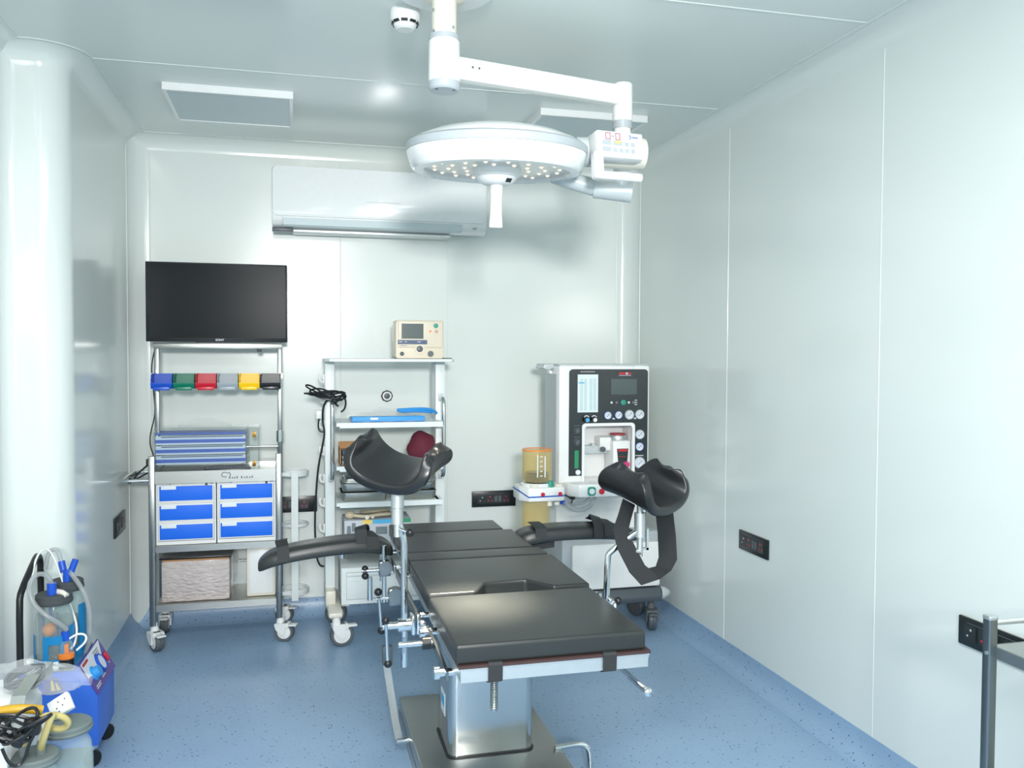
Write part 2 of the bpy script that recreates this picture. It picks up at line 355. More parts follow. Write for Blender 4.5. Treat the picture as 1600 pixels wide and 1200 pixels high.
def socket_plate(label, org, xd, up, wdt, hgt, mods, out):
    """black modular socket plate; mods lists ('s'|'b'|'g', centre along the plate)"""
    o = thing('socket_plate', label, 'power socket', org, 0, None)
    x, u, n = Vector(xd), Vector(up), Vector(out); O = Vector(org)
    fn = lambda a, b, d: O + x*a + u*b + n*d
    MB().prism(rrect(-wdt/2, wdt/2, -hgt/2, hgt/2, 0.003, 3), fn, 0.0, 0.009, bev=0.0015).build('plate', 'socket', o)
    MB().box(-wdt*0.42, wdt*0.36, hgt*0.31, hgt*0.335, 0.009, 0.0095, mtx=Matrix(((x.x, u.x, n.x, O.x), (x.y, u.y, n.y, O.y), (x.z, u.z, n.z, O.z), (0, 0, 0, 1)))).build('trim_line', 'dgrey', o)
    for k, c in mods:
        hw = 0.024 if k != 'b' else 0.012
        md = MB().prism(rrect(c-hw, c+hw, -0.026, 0.024, 0.002, 3), fn, 0.009, 0.0115).build('module', 'sockin', o)
        if k == 's':
            h = MB()
            for a, b2, rr in ((0, 0.013, 0.0052), (-0.011, -0.010, 0.0042), (0.011, -0.010, 0.0042)): h.cyl(fn(c+a, b2, 0.0112), fn(c+a, b2, 0.0122), rr, n=12)
            h.build('pin_hole', 'redspot', md)
        elif k == 'g':
            h = MB()
            for a, b2, rr in ((0.004, 0.010, 0.004), (-0.009, -0.010, 0.0035)): h.cyl(fn(c+a, b2, 0.0112), fn(c+a, b2, 0.0122), rr, n=12)
            h.build('pin_hole', 'grey', md)
        else:
            MB().prism(rrect(c-0.009, c+0.009, -0.018, 0.018, 0.002, 3), fn, 0.0115, 0.0135).build('rocker', 'dgrey', md)
    return o
m8 = [('g', -0.076), ('s', -0.024), ('b', 0.012), ('b', 0.036), ('s', 0.075)]
socket_plate('black socket plate on back wall between white rack and anaesthesia machine', (1.168, YB, 0.632), (1, 0, 0), (0, 0, 1), 0.272, 0.096, m8, (0, -1, 0))
socket_plate('black socket plate on back wall behind the trolley\'s white cylinder holder', (0.0, YB, 0.643), (1, 0, 0), (0, 0, 1), 0.25, 0.092, [('s', -0.066), ('b', -0.024), ('g', -0.0), ('s', 0.052)], (0, -1, 0))
socket_plate('black socket plate on right wall midway between anaesthesia machine and steel side trolley', (XR, 3.548, 0.632), (0, -1, 0), (0, 0, 1), 0.256, 0.09, [('g', -0.085), ('s', -0.035), ('b', 0.005), ('b', 0.03), ('s', 0.07)], (-1, 0, 0))
socket_plate('black socket plate on right wall partly hidden behind steel trolley post', (XR, 2.07, 0.636), (0, -1, 0), (0, 0, 1), 0.42, 0.09, [('g', -0.16), ('s', -0.10), ('b', -0.06), ('s', 0.0), ('b', 0.05), ('s', 0.11)], (-1, 0, 0))
socket_plate('small black socket plate on left wall below the trolley handle', (XL, 4.66, 0.642), (0, 1, 0), (0, 0, 1), 0.27, 0.10, [('g', -0.08), ('b', -0.03), ('s', 0.05)], (1, 0, 0))
o = thing('wall_outlet', 'small round black and white outlet on back wall seen through the white rack', 'wall outlet', (0.525, YB, 1.258))
MB().lathe([(0, 0), (0.033, 0), (0.035, 0.006), (0.03, 0.012), (0.025, 0.012)], (0.525, YB, 1.258), (0, -1, 0), 8).build('outer_ring', 'black', o)
MB().lathe([(0.027, 0.006), (0.026, 0.014), (0.018, 0.016), (0.016, 0.012)], (0.525, YB, 1.258), (0, -1, 0), 24).build('white_ring', 'white', o)
MB().lathe([(0.016, 0.01), (0.013, 0.017), (0.005, 0.018), (0, 0.012)], (0.525, YB, 1.258), (0, -1, 0), 20).build('core', 'dgrey', o)

# ---------------------------------------------------------------- ceiling fittings
def ceiling_panel(label, x0, x1, y0, y1):
    o = thing('ceiling_light', label, 'ceiling light', ((x0+x1)/2, (y0+y1)/2, H), 0, None)
    z = H-0.032; t = 0.016
    f = MB()
    f.box(x0, x1, y0, y0+t, z, H).box(x0, x1, y1-t, y1, z, H).box(x0, x0+t, y0+t, y1-t, z, H).box(x1-t, x1, y0+t, y1-t, z, H)
    f.build('frame', 'enamel', o)
    MB().box(x0+t, x1-t, y0+t, y1-t, z+0.003, z+0.02).build('diffuser', 'diff', o)
    return o
ceiling_panel('square ceiling light panel at left, in front of the air conditioner', -0.555, 0.0, 4.05, 4.57)
ceiling_panel('square ceiling light panel at right, partly hidden behind the surgical lamp', 1.15, 1.70, 4.0, 4.52)
o = thing('smoke_detector', 'round white smoke detector on ceiling left of lamp pole', 'smoke detector', (0.375, 3.0, H))
MB().lathe([(0, 0), (0.050, 0), (0.052, 0.008), (0.052, 0.03), (0.047, 0.042), (0.040, 0.05), (0.036, 0.062), (0.028, 0.068), (0, 0.069)], (0.375, 3.0, H), (0, 0, -1), 36).build('housing', 'white', o)
b = MB()
for a in (-100, -60, -140, -20, 30, 80, 130, 180):
    ca, sa = math.cos(math.radians(a)), math.sin(math.radians(a)); mt = Matrix.Translation((0.375+0.0425*ca, 3.0+0.0425*sa, H-0.047)) @ Matrix.Rotation(math.radians(a), 4, 'Z')
    b.box(-0.003, 0.004, -0.011, 0.011, -0.004, 0.004, mtx=mt)
b.build('vent_slots', 'black', o)

# ---------------------------------------------------------------- surgical lamp
o = thing('surgical_lamp', 'white ceiling-mounted surgical lamp with round head above the operating table', 'surgical lamp', (0.474, 2.78, H))
px, py = 0.474, 2.78
MB().lathe([(0, 0), (0.165, 0), (0.165, 0.012), (0.155, 0.02), (0.075, 0.022), (0, 0.022)], (px, py, H), (0, 0, -1), 48).build('ceiling_plate', 'white', o)
fl = MB().lathe([(0, 0.0), (0.07, 0.0), (0.068, 0.02), (0.045, 0.03), (0, 0.03)], (px, py, H-0.02), (0, 0, -1), 36); fl.build('flange', 'cream', o)
b = MB().cyl((px, py, 2.52), (px, py, H-0.03), 0.040, n=32)
pole = b.build('pole', 'cream', o)
for a, z in ((-150, 2.60), (-150, 2.535), (-60, 2.545), (-20, 2.535)):
    MB().cyl((px+0.039*math.cos(math.radians(a)), py+0.039*math.sin(math.radians(a)), z), (px+0.046*math.cos(math.radians(a)), py+0.046*math.sin(math.radians(a)), z), 0.005, n=10).build('screw', 'chrome', pole)
MB().lathe([(0.040, 0), (0.049, 0), (0.049, 0.016), (0.040, 0.018)], (px, py, 2.512), n=36).build('collar', 'grey', o)
MB().lathe([(0, 0), (0.050, 0), (0.051, 0.004), (0.051, 0.128), (0.047, 0.134), (0, 0.134)], (px, py, 2.378), n=40).build('sleeve', 'enamel', o)
cap = MB().lathe([(0, -0.016), (0.046, -0.016), (0.051, -0.010), (0.051, 0.012), (0, 0.012)], (px, py, 2.368), n=40).build('end_cap', 'grey', o)
for dx in (-0.028, 0.028): MB().cyl((px+dx, py-0.02, 2.3505), (px+dx, py-0.02, 2.354), 0.005, n=10).build('screw', 'dgrey', cap)
ex, ey = 1.187, 3.03
a0 = Vector((px+0.03, py+0.01, 2.430)); a1 = Vector((ex-0.01, ey, 2.462)); d = (a1-a0); dn = d.normalized(); sdv = Vector((-dn.y, dn.x, 0)).normalized(); upv = dn.cross(sdv)*1
if upv.z < 0: upv = -upv
fn = lambda u, v, t: a0 + dn*t + sdv*u + upv*v
arm = MB().prism(rrect(-0.026, 0.026, -0.036, 0.036, 0.008, 3), fn, 0, d.length).build('arm', 'enamel', o)
for t in (0.06, 0.085): MB().cyl(fn(-0.0255, 0.006, t), fn(-0.0275, 0.006, t), 0.004, n=10).build('screw', 'dgrey', arm)
MB().lathe([(0, 0), (0.036, 0), (0.037, 0.004), (0.037, 0.132), (0.034, 0.137), (0, 0.138)], (ex, ey, 2.370), n=36).build('elbow_sleeve', 'enamel', o)
MB().lathe([(0, 0), (0.036, 0), (0.036, 0.03), (0, 0.03)], (ex, ey, 2.342), n=36).build('elbow_collar', 'grey', o)
MB().cyl((ex, ey, 2.12), (ex, ey, 2.345), 0.031, n=30).build('drop_tube', 'enamel', o)
# yoke: elbow under the drop tube and link back to the head
dc = Vector((0.695, 2.975, 2.142))
yk = MB()
yk.tube([(ex, ey, 2.16), (ex, ey, 2.118), (ex-0.03, ey+0.01, 2.110), (1.06, 3.07, 2.135), (0.94, 3.10, 2.175)], 0.032, n=18, smooth=1)
yk.cyl((ex+0.035, ey-0.01, 2.108), (ex-0.10, ey+0.03, 2.122), 0.038, 0.034, n=24)
yk.build('yoke', 'lgrey', o)
# lamp head
R = 0.315
prof = [(0, 0.158), (0.08, 0.156), (0.16, 0.147), (0.23, 0.130), (0.285, 0.108), (0.306, 0.095)]
head = MB().lathe(prof + [(0.306, 0.088), (0, 0.088)], dc, n=72).build('lamp_head', 'enamel', o)
MB().lathe([(0.29, 0.096), (0.308, 0.095), (0.318, 0.088), (0.320, 0.075), (0.317, 0.063), (0.29, 0.060)], dc, n=72).build('trim_band', 'grey', head)
MB().lathe([(0.29, 0.066), (0.316, 0.062), (0.314, 0.050), (0.300, 0.008), (0.290, 0.0), (0.262, -0.002), (0.256, 0.004), (0.256, 0.03), (0.29, 0.066)], dc, n=72).build('lower_rim', 'enamel', head)
MB().lathe([(0, 0.012), (0.257, 0.012), (0.257, 0.02), (0, 0.02)], dc, n=64).build('lens_plate', 'lens', head)
led0 = None
for ring, (rr, cnt) in enumerate(((0.115, 10), (0.17, 14), (0.222, 18))):
    for k in range(cnt):
        a = 2*PI*(k+0.5*(ring % 2))/cnt; p = dc + Vector((rr*math.cos(a), rr*math.sin(a), 0.012))
        if led0 is None:
            led0 = MB().lathe([(0, -0.006), (0.004, -0.005), (0.008, -0.001), (0.0085, 0.002)], p, n=12).build('led_lens', 'led', head); p0 = p
        else:
            c = led0.copy(); C.objects.link(c); c.location = p-p0
MB().lathe([(0.085, 0.014), (0.084, 0.0), (0.080, -0.012), (0.072, -0.014), (0.070, -0.02), (0.058, -0.036), (0.045, -0.042), (0.0, -0.042)], dc, n=40).build('hub', 'white', head)
MB().box(-0.012, 0.012, -0.003, 0.003, -0.008, 0.008, mtx=Matrix.Translation(dc + Vector((0.030, -0.052, -0.029))) @ Matrix.Rotation(0.5, 4, 'Z') @ Matrix.Rotation(0.7, 4, 'X')).build('sensor', 'black', head)
MB().lathe([(0, 0), (0.022, 0), (0.023, -0.02), (0.0215, -0.06), (0.021, -0.10), (0.024, -0.135), (0.024, -0.150), (0.021, -0.152), (0, -0.150)], dc + Vector((0, 0, -0.04)), n=28).build('handle', 'white', o)
ROT = Matrix.Translation(dc) @ Matrix.Rotation(math.radians(3.6), 4, 'X') @ Matrix.Translation(-dc)
hd = [q for q in bpy.data.objects if q.parent == o and q.name.startswith(('lamp_head', 'handle'))]
inv = ROOT[o.name]
for q in hd: q.matrix_local = inv.inverted() @ ROT @ inv
# control panel
MB().cyl((0.985, 2.97, 2.232), (1.07, 2.96, 2.235), 0.052, n=32).build('head_joint', 'lgrey', o)
MB().cyl((1.03, 2.955, 2.234), (1.235, 2.95, 2.234), 0.056, n=32).build('joint_drum', 'cream', o)
cm = Matrix.Translation((1.105, 2.885, 2.236)) @ Matrix.Rotation(0.10, 4, 'Z') @ Matrix.Rotation(math.radians(-6), 4, 'X')
bx = MB(); bx.box(-0.086, 0.094, -0.03, 0.035, -0.047, 0.047, bev=0.006, mtx=cm); cbx = bx.build('control_box', 'white', o)
MB().box(-0.075, 0.078, -0.0315, -0.028, -0.038, 0.042, mtx=cm).build('control_label', 'padlabel', cbx)
bt = MB()
for (u, v, w2, h2) in [(-0.049, 0.004, 0.016, 0.008), (-0.006, 0.004, 0.017, 0.008), (0.028, 0.002, 0.007, 0.007), (0.052, 0.002, 0.007, 0.007), (-0.050, -0.020, 0.016, 0.008), (-0.018, -0.021, 0.007, 0.007), (0.006, -0.021, 0.007, 0.007), (0.029, -0.021, 0.007, 0.007), (0.052, -0.021, 0.007, 0.007)]:
    c = MB().box(u-w2, u+w2, -0.0325, -0.031, v-h2, v+h2, mtx=cm).build('control_button', 'grey', cbx)
MB().box(-0.016, 0.004, -0.033, -0.032, 0.004, 0.012, mtx=cm).build('button_lamp', 'yellow', cbx)
for u in (-0.044, -0.006):
    s = MB()
    for q in ((-0.009, -0.007, -0.012, 0.012), (0.007, 0.009, -0.012, 0.012), (-0.009, 0.009, 0.010, 0.012), (-0.009, 0.009, -0.012, -0.010)):
        s.box(u+q[0], u+q[1], -0.0325, -0.031, 0.027+q[2], 0.027+q[3], mtx=cm)
    s.build('digit_window', 'inkred', cbx)
MB().box(-0.027, -0.023, -0.0325, -0.031, 0.025, 0.029, mtx=cm).build('dot', 'ink', cbx)
lg = MB(); lg.tube([cm @ Vector((0.040+0.005*math.cos(a), -0.032, 0.029+0.006*math.sin(a))) for a in [k*0.5-1.8 for k in range(9)]], 0.0012, n=6)
for k in range(6): lg.box(0.050+k*0.004, 0.0525+k*0.004, -0.0325, -0.031, 0.027, 0.031, mtx=cm)
lg.build('logo', 'inkblue', cbx)
hb = MB()
hb.prism(rrect(-0.098, -0.062, -0.124, -0.03, 0.008, 3), lambda u, v, d: cm @ Vector((u, d, v)), -0.026, -0.002)
hb.tube([cm @ Vector(q) for q in ((-0.085, -0.014, -0.108), (0.088, -0.014, -0.108))], 0.015, n=16)
hb.build('grip_bar', 'enamel', o)
sp = bpy.data.lights.new('surgical_lamp_beam', 'SPOT'); sp.energy = 800; sp.color = (1.0, 0.86, 0.66); sp.spot_size = math.radians(15); sp.spot_blend = 0.9; sp.shadow_soft_size = 0.12
so = bpy.data.objects.new('surgical_lamp_beam', sp); C.objects.link(so); so.location = (0.695, 2.975, 2.06)
so.rotation_euler = (Vector((0.52, 2.53, 0.75))-Vector(so.location)).to_track_quat('-Z', 'Y').to_euler()

# ---------------------------------------------------------------- air conditioner
o = thing('air_conditioner', 'long white split air conditioner high on the back wall', 'air conditioner', (0.48, YB, 2.34))
ax0, ax1 = -0.113, 1.072
side = [(YB, 2.21), (YB, 2.515)] + [(4.90, 2.522), (4.86, 2.515), (4.835, 2.49), (4.825, 2.40), (4.826, 2.26), (4.833, 2.225), (4.85, 2.202), (4.90, 2.188)]
MB().prism(side, YZ, ax0, ax1, bev=0.008).build('body', 'acw', o)
fp = rrect(ax0+0.004, ax1-0.004, 2.246, 2.515, 0.03, 6)
MB().prism(fp, XZ, 4.838, 4.818, bev=0.004).build('front_panel', 'acw', o)
lv = [(4.836, 2.240), (4.8225, 2.236), (4.830, 2.202), (4.846, 2.193), (4.856, 2.20)]
MB().prism(lv, YZ, ax0+0.062, ax1-0.145).build('louver', 'diff', o)
MB().box(ax0+0.052, ax0+0.056, 4.824, 4.86, 2.202, 2.240).build('end_seam', 'grey', o)
MB().box(ax0, ax0+0.11, 4.87, 4.93, 2.172, 2.19, bev=0.003).build('drain_end', 'dgrey', o)
MB().box(ax0+0.11, ax1-0.2, 4.88, 5.0, 2.170, 2.186, bev=0.003).build('outlet_tray', 'frost', o)
MB().box(ax1-0.08, ax1-0.06, 4.825, 4.835, 2.214, 2.224).build('display_window', 'grey', o)
MB().box(0.39, 0.58, 4.8155, 4.819, 2.336, 2.342).build('logo_strip', 'inkwhite', o)

# ---------------------------------------------------------------- television trolley
TR = thing('instrument_trolley', 'tall stainless steel trolley on four white casters under the television', 'trolley', (-0.39, 4.77, 0))
for x in (-0.711, -0.095):
    for y in (4.60, 4.93):
        MB().box(x, x+0.03, y, y+0.03, 0.125, 0.985, bev=0.003).build('post', 'steel', TR)
for x in (-0.703, -0.087):
    u = MB().box(x, x+0.024, 4.77, 4.794, 0.86, 1.53, bev=0.003).build('upright', 'steel', TR)
    MB().cyl((x+0.012, 4.782, 1.03), (x+0.012, 4.782, 1.09), 0.019, n=20).build('weld_collar', 'chrome', u)
MB().box(-0.708, -0.062, 4.765, 4.797, 1.526, 1.557, bev=0.003).build('top_crossbar', 'steelh', TR)
MB().box(-0.72, -0.062, 4.766, 4.770, 1.37, 1.398).build('bin_rail', 'steelh', TR)
MB().cyl((-0.68, 4.79, 1.005), (-0.08, 4.79, 1.005), 0.007, n=12).build('cross_rod', 'chrome', TR)
b = MB().box(-0.6805, -0.0955, 4.599, 4.603, 0.845, 0.907).box(-0.6805, -0.0955, 4.603, 4.957, 0.885, 0.89).box(-0.6805, -0.6775, 4.603, 4.957, 0.86, 0.905).box(-0.0985, -0.0955, 4.603, 4.957, 0.86, 0.905).box(-0.6805, -0.0955, 4.957, 4.96, 0.86, 0.905)
ct = b.build('worktop', 'steelh', TR)
lg = MB().tube([(-0.345+0.016*math.cos(a), 4.5984, 0.884+0.012*math.sin(a)) for a in [0.7+k*0.35 for k in range(14)]], 0.0022, n=6)
lg.tube([(-0.322, 4.5984, 0.873), (-0.318, 4.5984, 0.886), (-0.325, 4.5984, 0.896), (-0.331, 4.5984, 0.889)], 0.0022, n=6)
for k, (u, h2) in enumerate(((0, .010), (.013, .008), (.024, .008), (.036, .012), (.058, .012), (.072, .007), (.084, .010), (.098, .008), (.110, .012))):
    lg.box(-0.325+u, -0.318+u, 4.5982, 4.5991, 0.863, 0.863+h2)
lg.build('logo', 'ink', ct)
b = MB().box(-0.6805, -0.0955, 4.602, 4.608, 0.497, 0.530).box(-0.6805, -0.0955, 4.608, 4.95, 0.520, 0.528); b.build('middle_shelf', 'steelh', TR)
b = MB().box(-0.6805, -0.0955, 4.602, 4.608, 0.196, 0.230).box(-0.6805, -0.0955, 4.608, 4.95, 0.220, 0.228); b.build('bottom_shelf', 'steelh', TR)
MB().cyl((-0.30, 4.945, 0.36), (-0.09, 4.945, 0.36), 0.006, n=10).build('rear_rod', 'chrome', TR)
MB().tube([(-0.70, 4.612, 0.862), (-0.82, 4.612, 0.862), (-0.838, 4.63, 0.862), (-0.838, 4.90, 0.866), (-0.82, 4.925, 0.866), (-0.70, 4.925, 0.866)], 0.011, n=14, smooth=2).build('side_handle', 'chrome', TR)
for (x, y, a) in ((-0.69, 4.62, 0.55), (-0.075, 4.62, PI/2-0.3), (-0.68, 4.93, 0.0), (-0.08, 4.93, PI/2-0.2)):
    caster(TR, x, y, 0.14, 0.05, 0.05, a+PI, tyre='tyre')
ch = MB().box(-0.018, 0.018, 4.775, 4.785, 0.16, 0.86).build('cylinder_holder', 'rackw', TR)
MB().box(-0.08, 0.0, 4.79, 4.80, 0.84, 0.86).box(-0.08, 0.0, 4.79, 4.80, 0.19, 0.21).build('holder_bracket', 'rackw', ch)
for z in (0.835, 0.185, 0.56):
    big = z != 0.56
    MB().lathe([(0.066, 0), (0.074, 0), (0.075, 0.004), (0.075, 0.03 if big else 0.014), (0.066, 0.03 if big else 0.014), (0.066, 0)], (0.0, 4.86, z), n=40).build('holder_ring', 'rackw', ch)
MB().lathe([(0, 0), (0.074, 0), (0.074, 0.004), (0, 0.004)], (0.0, 4.86, 0.185), n=40).build('holder_base', 'rackw', ch)

def drawer_unit(x0, x1, label):
    o = thing('drawer_unit', label, 'drawer unit', ((x0+x1)/2, 4.78, 0.53), 0, 'drawer units on the trolley')
    y0, y1, z0, z1 = 4.625, 4.93, 0.530, 0.846; t = 0.008
    MB().box(x0, x0+t, y0, y1, z0, z1).box(x1-t, x1, y0, y1, z0, z1).box(x0+t, x1-t, y0, y1, z1-0.020, z1).box(x0+t, x1-t, y0, y1, z0, z0+0.018).box(x0, x1, y1-0.005, y1, z0, z1).box(x0, x1, y0+0.01, y1, 0.640, 0.648).box(x0, x1, y0+0.01, y1, 0.739, 0.747).build('body', 'white', o)
    lk = MB().cyl((x1-0.045, y0+0.001, z1-0.011), (x1-0.045, y0-0.004, z1-0.011), 0.007, n=14); lk.build('lock', 'dgrey', o)
    st = MB().box(x0+0.012, x0+0.072, y0-0.0006, y0+0.0001, z1-0.018, z1-0.003); st.build('maker_sticker', 'label', o)
    tx = MB()
    for k in range(5): tx.box(x0+0.015+k*0.0085, x0+0.021+k*0.0085, y0-0.001, y0-0.0004, z1-0.014, z1-0.008)
    tx.box(x0+0.062, x0+0.070, y0-0.001, y0-0.0004, z1-0.014, z1-0.005); tx.box(x1-0.03, x1-0.012, y0-0.001, y0+0.0001, z1-0.016, z1-0.006)
    tx.build('maker_print', 'inkblue', o)
    for k in range(3):
        zz = 0.552+k*0.0985
        d = MB().box(x0+t+0.002, x1-t-0.002, y0-0.004, y1-0.02, zz, zz+0.088)
        d.bm.faces.ensure_lookup_table()
        dr = d.build('drawer', 'white', o, label='white drawer with plain blue front')
        MB().box(x0+t+0.008, x1-t-0.008, y0-0.0075, y0-0.003, zz+0.006, zz+0.080, bev=0.0015).build('drawer_front', 'blue', dr)
        MB().box(x0+t+0.016, x0+t+0.088, y0-0.0105, y0-0.007, zz+0.064, zz+0.082, bev=0.001).build('label_holder', 'label', dr)
    return o
drawer_unit(-0.678, -0.392, 'left white drawer unit with three blue fronts on the trolley')
drawer_unit(-0.386, -0.097, 'right white drawer unit with three blue fronts, beside white cylinder holder')

# bins
binw = 0.1065
def storage_bin(x0, m, label):
    o = thing('storage_bin', label, 'storage bin', (x0+binw/2, 4.71, 1.316), 0, 'storage bins on the trolley rail')
    a, c = x0+0.002, x0+binw-0.002; t = 0.003; y0, y1, z0, z1 = 4.655, 4.764, 1.322, 1.398
    b = MB().box(a+0.006, c-0.006, y0+0.012, y1, z0, z0+t).box(a, c, y1-t, y1, z0, z1)
    for s in (a, c-t): b.prism([(y0+0.01, z0), (y1, z0), (y1, z1), (y0+0.016, z1), (y0, z0+0.042), (y0+0.006, z0+0.034)], YZ, s, s+t)
    b.prism([(y0+0.012, z0), (y0-0.004, z0+0.030), (y0-0.007, z0+0.030), (y0-0.007, z0+0.024), (y0+0.008, z0)], YZ, a, c)
    b.box(a, c, y1-0.008, y1, z1-0.006, z1)
    b.box(a, a+0.007, y0+0.014, y1, z1-0.004, z1).box(c-0.007, c, y0+0.014, y1, z1-0.004, z1)
    b.build('bin_body', m, o)
    MB().box(a+0.012, c-0.012, y0-0.0085, y0-0.001, z0-0.008, z0+0.010, bev=0.002).build('label_lip', m, o)
for k, (m, nm) in enumerate((('bblue', 'blue'), ('bgreen', 'green'), ('bred', 'red'), ('bgrey', 'grey'), ('byel', 'yellow'), ('bblack', 'black'))):
    storage_bin(-0.706+k*binw, m, '%s plastic storage bin hooked on the trolley rail below the television' % nm)

# television
o = thing('television', 'black flat television standing on top of the steel trolley', 'television', (-0.384, 4.75, 1.557))
MB().box(-0.734, -0.034, 4.722, 4.752, 1.562, 1.971, bev=0.004).box(-0.60, -0.17, 4.752, 4.80, 1.60, 1.85, bev=0.01).build('casing', 'black', o)
MB().box(-0.724, -0.044, 4.7195, 4.7225, 1.583, 1.962).build('screen', 'screen', o)
text('logo', 'SONY', 0.016, (-0.375, 4.7205, 1.572), 'inkwhite', o)
MB().box(-0.50, -0.27, 4.753, 4.78, 1.5575, 1.60).build('bracket', 'dgrey', o)
MB().ball((-0.18, 4.775, 1.519), 0.010, (1.4, 1, 0.8)).build('sensor_button', 'dgrey', o)

# power cable down the left side
pc = [(-0.705, 4.82, 1.53), (-0.725, 4.83, 1.44), (-0.722, 4.83, 1.36), (-0.712, 4.83, 1.27), (-0.708, 4.83, 1.18), (-0.735, 4.84, 1.08), (-0.738, 4.84, 1.02), (-0.722, 4.84, 0.97), (-0.712, 4.84, 0.93), (-0.69, 4.86, 0.893)]
tag(MB().tube(pc, 0.0032, n=8, smooth=2).build('power_cable', 'black'), 'thin black cable hanging from the television down the trolley\'s left side', 'cable')
o = thing('plug_lead', 'black plug lead draped over the trolley\'s left side handle', 'cable', (-0.75, 4.70, 0.87))
b = MB().tube([(-0.722, 4.70, 0.935), (-0.745, 4.68, 0.915), (-0.775, 4.66, 0.885), (-0.79, 4.64, 0.858), (-0.80, 4.62, 0.852)], 0.005, n=8, smooth=2)
b.tube([(-0.745, 4.68, 0.915), (-0.79, 4.72, 0.88), (-0.825, 4.78, 0.866)], 0.004, n=8, smooth=1).tube([(-0.735, 4.75, 0.885), (-0.78, 4.66, 0.862), (-0.80, 4.61, 0.876)], 0.004, n=8, smooth=1)
b.build('lead', 'black', o)
MB().box(-0.735, -0.712, 4.69, 4.715, 0.925, 0.962, bev=0.005).build('plug', 'black', o)

# acrylic case
o = thing('acrylic_case', 'clear acrylic case holding blue-edged trays on the trolley worktop', 'acrylic case', (-0.44, 4.80, 0.89))
cx0, cx1, cy0, cy1, cz0, cz1 = -0.698, -0.180, 4.700, 4.90, 0.891, 1.118; t = 0.005
MB().box(cx0, cx1, cy0, cy0+t, cz0, cz1).box(cx0, cx1, cy1-t, cy1, cz0, cz1).box(cx0, cx0+t, cy0, cy1, cz0, cz1).box(cx1-t, cx1, cy0, cy1, cz0, cz1).box(cx0, cx1, cy0, cy1, cz1-t, cz1).box(-0.246, -0.242, cy0, cy1, cz0, cz1).build('case_shell', 'acryl', o)
MB().tube([(-0.58, 4.78, cz1), (-0.585, 4.78, cz1+0.012), (-0.54, 4.78, cz1+0.02), (-0.50, 4.78, cz1+0.038), (-0.42, 4.78, cz1+0.038), (-0.375, 4.78, cz1+0.02), (-0.33, 4.78, cz1+0.012), (-0.33, 4.78, cz1)], 0.006, n=10, smooth=2).build('carry_handle', 'acryl', o)
for z in (0.925, 1.078):
    MB().box(-0.215, -0.196, cy0-0.004, cy0, z-0.014, z+0.014, bev=0.002).cyl((-0.205, cy0-0.006, z-0.014), (-0.205, cy0-0.006, z+0.014), 0.003, n=8).build('hinge', 'brass', o)
for k, z in enumerate((0.932, 0.983, 1.034)):
    tr = MB().box(cx0+0.008, -0.250, cy0+0.016, cy1-0.01, z, z+0.004).box(cx0+0.008, -0.250, cy0+0.008, cy0+0.012, z-0.004, z+0.042).box(cx0+0.008, cx0+0.012, cy0+0.01, cy1-0.01, z, z+0.04).build('tray', 'traygl', o)
    MB().box(cx0+0.006, -0.2475, cy0+0.0055, cy0+0.0085, z+0.006, z+0.023).build('edge_strip', 'bandblue', tr)
    MB().box(cx0+0.035, -0.262, cy0+0.0055, cy0+0.0085, z+0.034, z+0.039).build('rim_line', 'darkblue', tr)
MB().box(cx0+0.006, -0.2475, cy0+0.0055, cy1-0.02, 1.082, 1.091).build('top_strip', 'bandblue', o)

o = thing('keyboard', 'low black keyboard lying on the steel worktop before the acrylic case', 'keyboard', (-0.335, 4.655, 0.89))
MB().box(-0.447, -0.222, 4.612, 4.692, 0.892, 0.914, bev=0.006).build('body', 'black', o)
b = MB()
for r in range(5):
    for k in range(13): b.box(-0.438+k*0.0163, -0.4245+k*0.0163, 4.619+r*0.0135, 4.630+r*0.0135, 0.913, 0.918)
b.build('keys', 'dgrey', o)

o = thing('wrapped_carton', 'carton wrapped in shiny stretch film on the trolley\'s bottom shelf', 'carton', (-0.49, 4.77, 0.23))
MB().box(-0.660, -0.328, 4.645, 4.90, 0.229, 0.440, bev=0.008).build('carton', 'wrap', o)
MB().box(-0.655, -0.333, 4.65, 4.895, 0.438, 0.446).build('carton_top', 'carton', o)
MB().box(-0.672, -0.318, 4.655, 4.91, 0.446, 0.458, bev=0.004).build('black_lid', 'black', o)
flm = MB().prism([(-0.676, 0.462), (-0.318, 0.462), (-0.300, 0.40), (-0.305, 0.30), (-0.322, 0.30), (-0.322, 0.456), (-0.676, 0.456)], XZ, 4.66, 4.90); flm.build('loose_film', 'film', o)
o = thing('storage_case', 'upright off-white plastic case on the trolley\'s bottom shelf, right of the carton', 'case', (-0.172, 4.76, 0.23))
MB().box(-0.246, -0.100, 4.665, 4.86, 0.229, 0.487, bev=0.008).build('body', 'cream', o)
MB().box(-0.232, -0.112, 4.661, 4.667, 0.245, 0.475, bev=0.003).build('front_panel', 'white', o)
MB().box(-0.250, -0.243, 4.72, 4.77, 0.28, 0.30, bev=0.002).build('latch', 'white', o)

